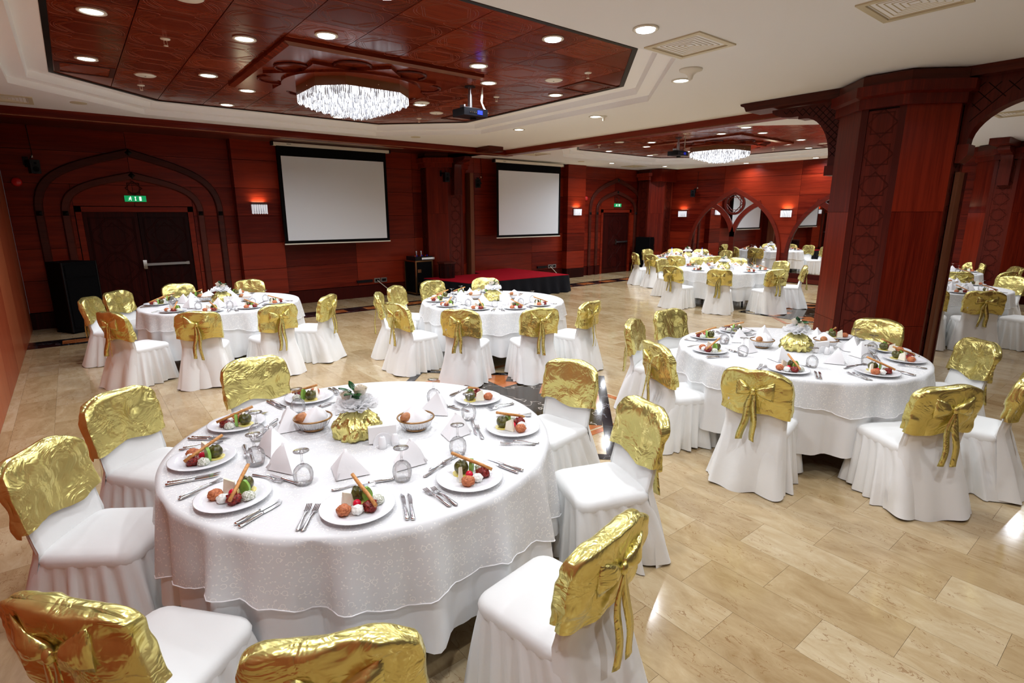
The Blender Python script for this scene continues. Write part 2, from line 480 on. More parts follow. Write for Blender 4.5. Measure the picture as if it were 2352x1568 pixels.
def in_inlay(x, y):
    if 10.86 < y < 11.45: return True
    for c in (S1, S2):
        if hypot(x - c[0], y - c[1]) < 1.0: return True
    return False
g = 0.0007
tile_me = MB().box(g, 0.31 - g, g, 0.62 - g, -0.012, 0.0).mesh('stone_tile', 'marble_beige')
vis = sorted([c for c in cells if in_view(c[0] + 0.155, c[1] + 0.31) and not in_inlay(c[0] + 0.155, c[1] + 0.31)], key=lambda c: hypot(c[0], c[1]))[:300]
vset = set(vis)
for c in vis:
    link('stone_tile', tile_me, fl, (c[0], c[1], 0.0))
rest = MB()
for c in cells:
    if c in vset: continue
    x1, y1 = min(c[0] + 0.31, XR + 0.1), min(c[1] + 0.62, YB + 0.1)
    if x1 - c[0] > 0.01 and y1 - c[1] > 0.01: rest.box(c[0] + g, x1 - g, c[1] + g, y1 - g, -0.012, 0.0)
o = rest.build('stone_tile_field', 'marble_beige', fl); o['kind'] = 'stuff'
# dark border strip with orange insets along the back wall
Z = 0.0022
MB().box(XL, 16.4, 10.87, 11.45, -0.01, Z).build('border_strip', 'marble_black', fl)
ins = MB().box(0, 0.52, 0, 0.30, 0, 0.0012).mesh('border_inset', 'marble_orange')
k = 0
x = XL + 0.42
while x < 16.0:
    link('border_inset', ins, fl, (x, 11.01, Z)); x += 1.05 if x < 3 else 0.95
# star medallions
for c, rot in ((S1, 0.0), (S2, pi / 4)):
    P, R = star_polys(c, rot)
    def band(r_out, wd, a0, m, z):
        mb = MB()
        for q in range(4):
            a, b2 = a0 + q * pi / 2, a0 + (q + 1) * pi / 2
            mb.prism([P(r_out - wd * 1.414, a), P(r_out, a), P(r_out, b2), P(r_out - wd * 1.414, b2)], z, z + 0.001)
        return mb.build('inlay_band', m, fl)
    # inner octagon base and radial wedges
    oc = [P(R * 0.70, k * pi / 4 + pi / 8) for k in range(8)]
    MB().prism(oc, -0.008, 0.0016).build('inlay_field', 'marble_orange', fl)
    for k in range(8):
        a = k * pi / 4 + pi / 8
        MB().prism([P(0.0001, a), P(R * 0.36, a - pi / 8), P(R * 0.70, a), P(R * 0.36, a + pi / 8)][0:4], 0.0, 0.0024).build('inlay_wedge', 'marble_dark', fl)
        MB().prism([P(R * 0.70, a), P(R * 0.655, a + pi / 8), P(R * 0.50, a + pi / 8), P(R * 0.52, a)][0:4], 0.0, 0.0022).build('inlay_wedge', 'marble_dark', fl)
    band(R, 0.075, pi / 4, 'marble_orange', 0.002)
    band(R, 0.10, 0.0, 'marble_black', 0.003)

# ---- ceiling with two octagonal coffers
O1 = octagon(C1[0], C1[1], 3.37, 3.44, 1.47)
O2 = octagon(C2[0], C2[1], 3.37, 3.44, 1.47)
bm = bmesh.new()
edges = []
for loop in ([(XL - 0.2, YF - 0.2), (XR + 0.2, YF - 0.2), (XR + 0.2, YB + 0.2), (XL - 0.2, YB + 0.2)], O1, O2):
    vsl = [bm.verts.new((x, y, HC)) for x, y in loop]
    edges += [bm.edges.new((vsl[i], vsl[(i + 1) % len(vsl)])) for i in range(len(vsl))]
bmesh.ops.triangle_fill(bm, use_beauty=True, use_dissolve=False, edges=edges)
me = bpy.data.meshes.new('ceiling'); bm.to_mesh(me); bm.free(); me.materials.append(MATS['white_ceiling'])
ceil = struct(link('ceiling', me))
TX, TY = 0.588, 0.60
def engraving():
    mb = MB(); r = 0.0017; z = -0.0003
    h = 0.27
    for s in (1.0, 0.90):
        pts = [(0.24*s, 0.0, z), (0.11*s, 0.20*s, z), (-0.11*s, 0.20*s, z), (-0.24*s, 0.0, z), (-0.11*s, -0.20*s, z), (0.11*s, -0.20*s, z)]
        mb.tube(pts, r, 4, True)
    for sx in (-1, 1):
        for rr in (0.17, 0.145):
            mb.tube([(sx * (0.12 + rr * cos(t) * 0.9), rr * sin(t) * 1.25, z) for t in [radians(d) for d in range(-78, 79, 12)]], r, 4)
        for sy in (-1, 1):
            mb.tube([(sx * (0.20 + 0.08 * cos(t)), sy * (0.23 + 0.05 * sin(t)), z) for t in [radians(d) for d in range(20, 200, 20)]], r, 4)
    return mb.mesh('engraving', 'wood_line')
ENG = engraving()
def coffer(n, c, O):
    wd = octagon(c[0], c[1], 2.98, 3.06, 1.20)
    mid = octagon(c[0], c[1], 3.19, 3.26, 1.35)
    mid2 = octagon(c[0], c[1], 3.17, 3.24, 1.34)
    ring = lambda p, z: [(x, y, z) for x, y in p]
    tr = struct(MB().loft([ring(O, HC), ring(O, HC + 0.075), ring(mid, HC + 0.075), ring(mid2, HC + 0.155), ring(wd, HC + 0.155), ring(wd, HC + 0.20)]).build('trim_%d' % n, 'white_cove_lit'))
    inner = octagon(c[0], c[1], 2.93, 3.01, 1.18)
    MB().loft([ring(wd, HC + 0.150), ring(inner, HC + 0.150), ring(inner, HC + 0.19)]).build('dark_edge', 'black_trim', tr)
    bk = MB().prism(wd, HC + 0.20, HC + 0.24).build('coffer_back', 'black_trim', tr)
    full = {}
    for i in range(-5, 5):
        for j in range(-6, 6):
            x0, y0 = c[0] + i * TX, c[1] + j * TY
            if -2 <= i <= 1 and -2 <= j <= 1: continue
            e = 0.004
            rect = [(x0+e, y0+e), (x0+TX-e, y0+e), (x0+TX-e, y0+TY-e), (x0+e, y0+TY-e)]
            p = clip_poly(rect, wd)
            if len(p) < 3 or area2(p) < 0.01: continue
            if abs(area2(p) - (TX-2*e)*(TY-2*e)) < 1e-5:
                if 't' not in full:
                    full['t'] = MB().box(-TX/2+e, TX/2-e, -TY/2+e, TY/2-e, 0, 0.03).mesh('ceiling_tile', 'wood_ceiling')
                t = link('ceiling_tile', full['t'], tr, (x0 + TX/2, y0 + TY/2, HC + 0.16))
                if n == 1 or i < 2: link('engraving', ENG, t)
            else:
                MB().prism(p, HC + 0.16, HC + 0.19).build('ceiling_tile', 'wood_ceiling', tr)
    # raised medallion panel
    hx, hy = 2 * TX, 2 * TY
    md = MB()
    outer = [(-hx, -hy), (hx, -hy), (hx, hy), (-hx, hy)]
    inn = [(-hx+0.06, -hy+0.06), (hx-0.06, -hy+0.06), (hx-0.06, hy-0.06), (-hx+0.06, hy-0.06)]
    r3 = lambda p, z: [(c[0]+x, c[1]+y, z) for x, y in p]
    md.loft([r3(outer, HC+0.17), r3(outer, HC+0.125), r3(inn, HC+0.105)], cap1=True)
    pm = md.build('medallion', 'wood_ceiling', tr)
    def star(r0, r1, k, ph=0.0):
        return [((r0 if q % 2 == 0 else r1) * cos(pi * q / k + ph), (r0 if q % 2 == 0 else r1) * sin(pi * q / k + ph)) for q in range(2 * k)]
    MB().loft([r3(star(1.07, 0.80, 8), HC+0.105), r3(star(1.07, 0.80, 8), HC+0.07), r3(star(1.03, 0.77, 8), HC+0.07)], cap1=True).build('carved_star', 'wood_ceiling', pm)
    rr = [(0.84*cos(2*pi*q/48), 0.84*sin(2*pi*q/48)) for q in range(48)]
    MB().loft([r3(rr, HC+0.07), r3(rr, HC+0.045)], cap1=True).build('carved_disc', 'wood_ceiling', pm)
    for q in range(8):
        a = q * pi / 4 + pi / 8
        mb = MB().tube([(c[0] + 0.90*cos(a) + 0.20*cos(t), c[1] + 0.90*sin(a) + 0.20*sin(t), HC + 0.095) for t in [2*pi*w/16 for w in range(16)]], 0.014, 5, True)
        mb.build('carved_ring', 'wood_carved', pm)
    return tr
coffer(1, C1, O1); coffer(2, C2, O2)

# ---- walls: backing + individual panels
def panel_wall(name, axis, const, a0, a1, rows, widths, m='wood_wall', skip=(), depth=0.05, base_m='groove', thick=0.2, sgn=-1):
    """axis 'x': wall in plane y=const running along x, facing -y (sgn=-1); axis 'y': plane x=const."""
    b2 = MB()
    if axis == 'x': b2.box(a0, a1, const, const - sgn * thick, 0, HC + 0.001)
    else: b2.box(const, const - sgn * thick, a0, a1, 0, HC + 0.001)
    w = struct(b2.build(name, base_m))
    e = 0.0035
    a = a0; edges_ = [a0]; k = 0
    while a < a1 - 0.05:
        a = min(a + widths[k % len(widths)], a1); k += 1
        if a1 - a < 0.3: a = a1
        edges_.append(a)
    for u0, u1 in zip(edges_, edges_[1:]):
        for z0, z1 in zip(rows, rows[1:]):
            segs = [(u0, u1, z0, z1)]
            for (s0, s1, t0, t1) in skip:
                nn = []
                for (p0, p1, q0, q1) in segs:
                    if p1 <= s0 or p0 >= s1 or q1 <= t0 or q0 >= t1: nn.append((p0, p1, q0, q1)); continue
                    if p0 < s0: nn.append((p0, s0, q0, q1))
                    if p1 > s1: nn.append((s1, p1, q0, q1))
                    if q1 > t1: nn.append((max(p0, s0), min(p1, s1), t1, q1))
                    if q0 < t0: nn.append((max(p0, s0), min(p1, s1), q0, t0))
                segs = nn
            for p0, p1, q0, q1 in segs:
                if p1 - p0 < 0.03 or q1 - q0 < 0.03: continue
                mb = MB()
                if axis == 'x': mb.box(p0+e, p1-e, const + sgn*depth, const, q0+e, q1-e)
                else: mb.box(min(const + sgn*depth, const), max(const + sgn*depth, const), p0+e, p1-e, q0+e, q1-e)
                mb.build('wall_panel', m, w)
    return w
ROWS = [0.30, 0.86, 1.42, 1.98, 2.54, 3.10, HC]
DW = (1.02, 0.84)       # first door: centre, half width
D2 = (14.75, 0.68)
wb = panel_wall('wall_back', 'x', YB + 0.05, XL, XR, ROWS, [1.8, 1.72, 2.6, 1.6, 1.9, 2.1, 2.0, 1.7], skip=[(DW[0]-DW[1]-0.10, DW[0]+DW[1]+0.10, 0, 2.16), (D2[0]-D2[1]-0.10, D2[0]+D2[1]+0.10, 0, 2.16)])
wr = panel_wall('wall_right', 'y', XR + 0.05, YF, YB, ROWS, [2.4], depth=0.05)
wlft = panel_wall('wall_left', 'y', XL - 0.05, YF, YB - 0.0, [0.0, HC], [1.25], m='wood_partition', depth=0.05, sgn=1)
wfr = panel_wall('wall_front', 'x', YF - 0.05, XL, XR, ROWS, [3.0], depth=0.05, sgn=1)
# baseboards
def bb(nm, x0, x1, y0, y1): return struct(MB().box(x0, x1, y0, y1, 0, 0.29).build(nm, 'wood_door'))
o = bb('baseboard_back', XL, DW[0]-DW[1]-0.11, YB-0.02, YB+0.05)
for a, b2 in ((DW[0]+DW[1]+0.11, D2[0]-D2[1]-0.11), (D2[0]+D2[1]+0.11, XR)):
    MB().box(a, b2, YB-0.02, YB+0.05, 0, 0.29).build('baseboard_length', 'wood_door', o)
bb('baseboard_right', XR-0.02, XR+0.05, YF, YB)
# pilasters on the back wall
def pilaster(n, x0, x1, label):
    p = thing('pilaster', label, 'pilaster', ((x0+x1)/2, YB, 0), 0, 'pilasters on the screen wall')
    w = (x1 - x0) / 2
    MB().box(-w+0.01, w-0.01, -0.20, -0.002, 0, HC-0.005).build('core', 'groove', p)
    for z0, z1 in zip(ROWS, ROWS[1:]):
        MB().box(-w, w, -0.22, 0.0, z0+0.003, z1-0.006).build('wall_panel', 'wood_wall', p)
    MB().box(-w, w, -0.235, 0.0, 0, 0.295).build('plinth', 'wood_door', p)
    return p
pilaster(1, 2.73, 3.60, 'broad wood pilaster between the double door and the left screen')
pilaster(2, 12.20, 12.98, 'broad wood pilaster right of the far projection screen')

# ---- ogee arches and doors
def ogee(hw, zs, za, n=14):
    """right half then mirrored: list of (x,z) from left foot to right foot of an ogee arch of half width hw, spring zs, apex za"""
    pts = []
    H = za - zs
    for i in range(n + 1):
        t = i / n
        # bezier from (hw,zs) up to apex (0,za), convex then concave
        p0, p1, p2, p3 = (hw, 0), (hw, H * 0.60), (hw * 0.72, H * 0.74), (0, H)
        x = (1-t)**3*p0[0] + 3*(1-t)**2*t*p1[0] + 3*(1-t)*t*t*p2[0] + t**3*p3[0]
        z = (1-t)**3*p0[1] + 3*(1-t)**2*t*p1[1] + 3*(1-t)*t*t*p2[1] + t**3*p3[1]
        pts.append((x, zs + z))
    right = [(hw, 0.0)] + pts
    return [(-x, z) for x, z in right] + right[::-1][1:]
def arch_band(mb, outer, inner, y0, y1, bev=0.015):
    n = len(outer)
    rings = []
    for (xo, zo), (xi, zi) in zip(outer, inner):
        dx, dz = xi - xo, zi - zo
        rings.append([(xo, y1, zo), (xo + dx*0.06, y0+bev, zo+dz*0.06), (xo + dx*0.16, y0, zo+dz*0.16), (xo + dx*0.84, y0, zo+dz*0.84), (xo + dx*0.94, y0+bev, zo+dz*0.94), (xi, y1, zi)])
    return mb.loft(rings, close_u=False)
def octagram_lines(mb, r, M, rad=0.008, k=4):
    for ph in (0.0, pi / 4):
        mb.tube([M @ Vector((r * cos(ph + q * pi / 2), r * sin(ph + q * pi / 2), 0)) for q in range(4)], rad, 4, True)
def arch_door(n, cx, hw, scale_w, leaves, label_pos):
    d = struct(link('door_%d' % n, None)); d.location = (cx, YB, 0)
    MB().box(-hw-0.09, -hw, -0.02, 0.05, 0, 2.15).box(hw, hw+0.09, -0.02, 0.05, 0, 2.15).box(-hw-0.09, hw+0.09, -0.02, 0.05, 2.055, 2.15).build('door_frame', 'wood_wall', d)
    lw = 2 * hw / leaves
    for q in range(leaves):
        x0 = -hw + q * lw
        lf = MB().box(x0 + 0.006, x0 + lw - 0.006, 0.015, 0.05, 0.01, 2.05).build('door_leaf', 'wood_door', d)
        for zc in (1.62, 0.98, 0.38):
            mb = MB()
            M = face_M((x0 + lw/2, 0.012, zc), (1, 0, 0), (0, 0, 1))
            for s in (0.29, 0.265):
                hh = s * (1.08 if zc > 0.5 else 0.9)
                pts = []
                for w in range(32):
                    a = 2 * pi * w / 32
                    rr = s * (1 + 0.10 * cos(4 * a)) * (1.0 if abs(sin(a)) < 0.9 else 1.06)
                    pts.append(M @ Vector((min(lw * 0.42, 0.35) / 0.30 * rr * cos(a) * 0.95, rr * sin(a), 0)))
                mb.tube(pts, 0.004, 4, True)
            octagram_lines(mb, 0.24, M, 0.0035)
            mb.build('carving', 'carve_line', lf)
        mb = MB()
        for s in (0.07, 0.09):
            mb.tube([(x0+s, 0.013, 0.1+s), (x0+lw-s, 0.013, 0.1+s), (x0+lw-s, 0.013, 2.03-s), (x0+s, 0.013, 2.03-s)], 0.004, 4, True)
        mb.build('panel_line', 'groove', lf)
    hx0 = -0.02 if leaves == 2 else -0.05
    hb = MB().box(hx0, hw - 0.10, -0.055, -0.02, 1.04, 1.085).build('push_bar', 'grey_metal', d)
    MB().box(hx0 - 0.01, hx0 + 0.05, -0.06, 0.014, 0.98, 1.15).build('latch_case', 'steel', hb)
    MB().box(hw - 0.14, hw - 0.09, -0.05, 0.014, 1.035, 1.09).build('bar_end', 'grey_metal', hb)
    # two ogee mouldings
    for (ho, hi, zo, zi, nm) in ((1.49*scale_w, 1.36*scale_w, 3.20, 3.05, 'outer_arch'), (1.13*scale_w, 1.00*scale_w, 2.79, 2.65, 'inner_arch')):
        zs = 2.03
        mb = arch_band(MB(), ogee(ho, zs, zo), ogee(hi, zs, zi), -0.05, 0.0)
        ab = mb.build(nm, 'wood_frame', d)
        for px, pz in ((0, (zo+zi)/2 + 0.0), (-(ho+hi)/2, zs), ((ho+hi)/2, zs)):
            s = 0.055
            rot = pi / 4 if px == 0 else 0
            MB().loft([[(px + s*1.2*cos(rot+pi/4+q*pi/2), -0.045, pz + s*1.2*sin(rot+pi/4+q*pi/2)) for q in range(4)], [(px + 0.002*cos(q), -0.09, pz + 0.002*sin(q)) for q in range(4)]], cap0=True).build('stud', 'black_trim', ab)
        for sx in (-1, 1):
            MB().box(sx*(ho+hi)/2 - 0.075, sx*(ho+hi)/2 + 0.075, -0.07, 0, 0, 0.30).build('plinth', 'wood_door', ab)
    # star ornament
    mb = MB(); M = face_M((0, -0.006, 2.49), (1, 0, 0), (0, 0, 1))
    octagram_lines(mb, 0.13, M, 0.012)
    mb.build('star_ornament', 'wood_frame', d)
    return d
arch_door(1, DW[0], DW[1], 1.0, 2, '')
arch_door(2, D2[0], D2[1], 0.93, 1, '')
# exit signs
def exit_sign(x, label):
    t = thing('exit_sign', label, 'sign', (x, YB - 0.012, 2.30), 0, 'green exit signs above doors')
    MB().box(-0.17, 0.17, -0.02, 0.008, -0.055, 0.055).build('panel', 'sign_green', t)
    fig = MB()      # running man: head, body, arms, legs
    y0, y1 = -0.0215, -0.020
    def slab(pts): fig.loft([[(x_, y0, z_) for x_, z_ in pts], [(x_, y1, z_) for x_, z_ in pts]], cap0=True)
    slab([(-0.075+0.010*cos(2*pi*q/8), 0.030+0.010*sin(2*pi*q/8)) for q in range(8)])
    slab([(-0.088, 0.018), (-0.072, 0.020), (-0.080, -0.010), (-0.095, -0.008)])
    slab([(-0.080, -0.006), (-0.060, -0.015), (-0.066, -0.036), (-0.074, -0.034), (-0.070, -0.020), (-0.088, -0.010)])
    slab([(-0.095, -0.004), (-0.086, -0.008), (-0.098, -0.030), (-0.115, -0.028), (-0.112, -0.020), (-0.102, -0.021)])
    slab([(-0.072, 0.018), (-0.054, 0.006), (-0.057, 0.001), (-0.076, 0.010)])
    slab([(-0.088, 0.018), (-0.108, 0.008), (-0.106, 0.001), (-0.086, 0.010)])
    fig.build('running_figure', 'sign_white', t)
    ar = MB()
    ar.loft([[(x_, yy, z_) for x_, z_ in [(-0.012, 0.036), (0.012, 0.036), (0.005, 0.006), (0.005, -0.010), (0.012, -0.036), (-0.012, -0.036), (-0.005, -0.010), (-0.005, 0.006)]] for yy in (y0, y1)], cap0=True)
    ar.build('arrow', 'sign_white', t)
    MB().box(0.060, 0.095, y0, y1, -0.038, 0.038).build('doorway_symbol', 'sign_white', t)
exit_sign(DW[0] + 0.005, 'green exit sign above the near double door')
exit_sign(D2[0] + 0.03, 'green exit sign above the far hall door')

# ---- cornice and cross beam
crn = struct(MB().box(XL, 8.62, 10.80, 11.02, HC - 0.125, HC).build('trim_3', 'wood_wall'))
MB().box(XL, 8.40, 11.02, YB, HC - 0.012, HC - 0.002).build('soffit', 'wood_dark', crn)
MB().box(XL, 8.62, 10.79, 10.80, HC - 0.125, HC - 0.11).build('cornice_bead', 'wood_strip', crn)
MB().box(XL, 2.70, 11.20, 11.26, HC - 0.035, HC - 0.012).build('painted_lit_strip', 'cream_metal', crn)  # plain cream trim; its pale colour stands in for lit strips under the soffit
MB().box(3.5, 6.2, 11.75, 11.80, HC - 0.035, HC - 0.012).build('painted_lit_strip', 'cream_metal', crn)
bea = struct(MB().box(8.40, 8.62, YF, 10.80, HC - 0.115, HC).build('trim_4', 'wood_wall'))
MB().box(8.39, 8.40, 3.2, 10.80, HC - 0.115, HC - 0.10).build('beam_bead', 'wood_strip', bea)

# ================================================================== COLUMNS
def column(name, cx, cy, label, faces=((-1,0),(0,-1),(0,1),(1,0))):
    t = thing(name, label, 'column', (cx, cy, 0), 0, 'octagonal wood columns')
    h, s = 0.60, 0.22
    oct_ = [(-s,-h),(s,-h),(h,-s),(h,s),(s,h),(-s,h),(-h,s),(-h,-s)]
    def sc_o(k): return [(x*k, y*k) for x, y in oct_]
    MB().prism(sc_o(0.97), 0, HC - 0.12).build('core', 'groove', t)
    # plain diagonal faces: stacked boards; carved panels on the axis faces
    for q in range(8):
        a, b2 = oct_[q], oct_[(q+1) % 8]
        axis = (q % 2 == 0)
        mid = ((a[0]+b2[0])/2, (a[1]+b2[1])/2)
        n = Vector((mid[0], mid[1], 0)).normalized()
        u = Vector((b2[0]-a[0], b2[1]-a[1], 0)); L = u.length; u.normalize()
        if not axis:
            for z0, z1 in ((0.0, 0.72), (0.724, 2.02), (2.024, HC - 0.36)):
                M = face_M((a[0], a[1], z0), u, (0, 0, 1))
                MB().box(0.0, L, 0, z1 - z0, -0.03, 0.0, M).build('face_board', 'wood_post', t)
        else:
            M = face_M((a[0], a[1], 0), u, (0, 0, 1))
            MB().box(0.0, 0.07, 0, HC-0.36, -0.03, -0.002, M).box(L-0.07, L, 0, HC-0.36, -0.03, -0.002, M).build('panel_stile', 'wood_carved', t)
            p = MB().box(0.072, L-0.072, 0, HC-0.38, -0.03, -0.012, M).build('carved_panel', 'wood_carved', t)
            if any(abs(n.x - f[0]) < 0.1 and abs(n.y - f[1]) < 0.1 for f in faces):
                for k in range(9):
                    mb = MB()
                    Mz = face_M((a[0]+u.x*L/2 - n.x*0.012, a[1]+u.y*L/2 - n.y*0.012, 0.30 + k*0.335), u, (0, 0, 1))
                    octagram_lines(mb, 0.155, Mz, 0.0028)
                    octagram_lines(mb, 0.143, Mz, 0.0022)
                    mb.build('carved_star', 'carve_line', p)
    # capital: two stepped bands and a neck
    r = lambda k, z: [(x*k, y*k, z) for x, y in oct_]
    MB().loft([r(1.02, HC-0.36), r(1.08, HC-0.36), r(1.08, HC-0.255), r(1.17, HC-0.235), r(1.17, HC-0.13), r(1.10, HC-0.125)], cap0=True, cap1=True).build('capital_band', 'wood_post', t)
    MB().loft([r(1.05, HC-0.125), r(1.05, HC-0.02), r(1.0, HC-0.004)], cap1=True).build('capital_neck', 'wood_dark', t)
    return t
def bracket_profile(L):
    """(d, z) profile of a carved console: d measured away from the column face"""
    pts = [(0.0, HC-0.13), (L, HC-0.13), (L-0.005, HC-0.165), (L-0.05, HC-0.20), (L-0.14, HC-0.235), (L-0.26, HC-0.25), (L-0.36, HC-0.25), (L-0.36, HC-0.285), (L-0.44, HC-0.285)]
    x0, z0 = L-0.44, HC-0.285
    x1, z1 = 0.13, HC-0.84
    for i in range(1, 11):
        t = i / 10 * pi / 2
        pts.append((x0 - (x0 - x1) * sin(t), z0 - (z0 - z1) * (1 - cos(t))))
    pts += [(0.13, HC-0.90), (0.0, HC-0.90)]
    return pts
def bracket(t, cx_off, y_face, sgn, L, width=0.20, cap=True):
    pr = bracket_profile(L)
    w = width / 2
    m1 = MB()
    m1.loft([[(cx_off - w, y_face + sgn*d, z) for d, z in pr], [(cx_off + w, y_face + sgn*d, z) for d, z in pr]], cap0=True, cap1=True)
    br = m1.build('bracket', 'wood_carved', t)
    # lattice grooves on the camera side
    lat = MB()
    def zlow(d):
        best = HC - 0.13
        for (d0, z0), (d1, z1) in zip(pr[1:], pr[2:]):
            if min(d0, d1) <= d <= max(d0, d1) and abs(d0 - d1) > 1e-6:
                best = min(best, z0 + (z1 - z0) * (d - d0) / (d1 - d0))
        if d < 0.13: best = HC - 0.84
        return best
    for dirn in (1, -1):
        for k in range(-10, 22):
            seg = []
            for i in range(0, 41):
                d = 0.04 + i / 40 * (L - 0.14)
                z = HC - 0.16 - (d - k * 0.085) * dirn
                if zlow(d) + 0.035 < z < HC - 0.15: seg.append((d, z))
                else:
                    if len(seg) > 2: lat.tube([(cx_off - w - 0.001, y_face + sgn*seg[0][0], seg[0][1]), (cx_off - w - 0.001, y_face + sgn*seg[-1][0], seg[-1][1])], 0.004, 4)
                    seg = []
            if len(seg) > 2: lat.tube([(cx_off - w - 0.001, y_face + sgn*seg[0][0], seg[0][1]), (cx_off - w - 0.001, y_face + sgn*seg[-1][0], seg[-1][1])], 0.004, 4)
    lat.build('lattice', 'groove', br)
    MB().box(cx_off - w - 0.02, cx_off + w + 0.02, min(y_face, y_face + sgn*0.15), max(y_face, y_face + sgn*0.15), HC-1.02, HC-0.90).build('bracket_foot', 'wood_carved', br)
    if cap:
        cw = 0.20
        e = L + 0.42
        cp = [(0.0, HC-0.005), (e, HC-0.005), (e-0.01, HC-0.03), (e-0.06, HC-0.05), (e-0.09, HC-0.11), (0.0, HC-0.11)]
        MB().loft([[(cx_off - cw, y_face + sgn*d, z) for d, z in cp], [(cx_off + cw, y_face + sgn*d, z) for d, z in cp]], cap0=True, cap1=True).build('cap_board', 'wood_dark', t)
c1 = column('octagonal_column', 7.80, 2.45, 'large octagonal carved wood column in the middle of the hall')
bracket(c1, 0.0, 0.60, 1, 0.92)
# full arch towards the camera side of the room
def arch_span(t, y_face, span):
    w = 0.10; n = 12
    top = HC - 0.10; zs = HC - 0.76
    arc = []
    for i in range(n + 1):
        a = pi / 2 * i / n
        arc.append((y_face - 0.07 - 0.62 * (1 - cos(a)), zs + 0.43 * sin(a)))
    lo = [(y_face, zs - 0.01), (y_face - 0.07, zs - 0.01)] + arc
    lo += [(2 * y_face - span - y, z) for y, z in lo[::-1]]
    mb = MB()
    rings = [[(-w, y, top), (-w, y, z), (w, y, z), (w, y, top)] for y, z in lo]
    mb.loft(rings, cap0=True, cap1=True)
    ar = mb.build('arch', 'wood_carved', t)
    lat = MB()
    for dirn in (1, -1):
        for k in range(0, 40):
            seg = []
            for i in range(0, 61):
                d = 0.06 + i / 60 * 1.6
                z = top - 0.05 - (d * dirn - (k - 20) * 0.15)
                y = y_face - d
                zl = zs
                for (ya, za), (yb_, zb) in zip(lo, lo[1:]):
                    if min(ya, yb_) <= y <= max(ya, yb_) and abs(ya - yb_) > 1e-6: zl = za + (zb - za) * (y - ya) / (yb_ - ya)
                if zl + 0.07 < z < top - 0.05: seg.append((y, z))
                elif seg:
                    if len(seg) > 2: lat.tube([(-w-0.001, *seg[0]), (-w-0.001, *seg[-1])], 0.004, 4)
                    seg = []
            if len(seg) > 2: lat.tube([(-w-0.001, *seg[0]), (-w-0.001, *seg[-1])], 0.004, 4)
    lat.build('lattice', 'groove', ar)
    ftp = [(y_face, zs-0.01), (y_face-0.10, zs-0.01), (y_face-0.10, zs-0.12), (y_face-0.04, zs-0.20), (y_face, zs-0.20)]
    MB().loft([[(-0.13, y, z) for y, z in ftp], [(0.13, y, z) for y, z in ftp]], cap0=True, cap1=True).build('arch_foot', 'wood_carved', ar)
    MB().box(-0.22, 0.22, y_face - span, y_face, top, HC - 0.002).build('cap_board', 'wood_dark', t)
arch_span(c1, -0.60, 3.6)
MB().box(-0.02, 0.17, -0.64, -0.60, 0, HC - 1.05).build('receiver_strip', 'wood_strip', c1)
MB().box(0.17, 0.21, -0.66, -0.60, 0, HC - 1.05).build('receiver_edge', 'wood_dark', c1)
c2 = column('octagonal_column', 7.75, 12.65, 'octagonal carved wood column behind the red stage', faces=((0,-1),(-1,0)))
bracket(c2, 0.0, -0.60, -1, 0.62)
MB().box(-0.20, 0.20, -2.35, -0.6, HC-0.11, HC-0.06).build('cap_board', 'wood_dark', c2)
MB().box(-0.20, 0.20, -2.35, -1.86, HC-0.06, HC-0.005).build('cap_board_end', 'wood_dark', c2)
MB().box(0.53, 0.64, -0.50, -0.20, 0.0, HC-0.45).build('receiver_strip', 'wood_strip', c2)
c3 = column('octagonal_column', 16.65, 2.93, 'octagonal carved wood column against the far right wall', faces=((-1,0),))
br = MB(); pr = bracket_profile(0.62)
br.loft([[(-0.60 - d, -0.10, z) for d, z in pr], [(-0.60 - d, 0.10, z) for d, z in pr]], cap0=True, cap1=True)
br.box(-1.7, -0.6, -0.16, 0.16, HC-0.12, HC-0.005)
br.build('bracket', 'wood_carved', c3)
c4 = column('octagonal_column', 16.35, 12.42, 'octagonal carved wood column in the far corner with boxed top', faces=((0,-1),(-1,0)))
MB().box(-0.62, 0.66, -0.72, -0.3, HC-0.42, HC-0.02).build('box_head', 'wood_post', c4)

# ================================================================== CEILING FITTINGS
dl_ring = MB().lathe([(0.085, 0.004), (0.105, 0.0), (0.108, -0.010), (0.088, -0.014), (0.080, -0.004)], 24).mesh('bezel', 'white_plastic', True)
dl_disc = MB().lathe([(0.0, -0.009), (0.080, -0.006), (0.080, 0.0)], 24).mesh('lens', 'lamp_glow')
area = bpy.data.lights.new('downlight_lamp', 'AREA')
area.shape = 'DISK'; area.size = 0.15; area.energy = DOWN_W; area.color = DOWN_COL; area.spread = radians(150)
def downlight(x, y, z, label, group):
    t = thing('downlight', label, 'downlight', (x, y, z), 0, group)
    link('bezel', dl_ring, t)
    link('lens', dl_disc, t)
    l = link('lamp', area, t, (0, 0, -0.02))
    l.visible_camera = True
    return t
QN = {(-1,-1): 'near-left', (1,-1): 'near-right', (-1,1): 'far-left', (1,1): 'far-right'}
for ci, (c, hall) in enumerate(((C1, 'near coffer'), (C2, 'far coffer'))):
    for sx in (-1, 1):
        for sy in (-1, 1):
            for dx, dy, w in ((2.64, 0.9, 'outermost at the side'), (1.46, 0.9, 'beside the medallion side'), (0.88, 1.5, 'beside the medallion end'), (0.88, 2.75, 'outermost at the end')):
                q = QN[(sx, sy)]
                downlight(c[0] + sx*dx, c[1] + sy*dy, HC + 0.16, 'lit downlight in %s quarter of %s, %s' % (q, hall, w), 'downlights in the wooden coffers')
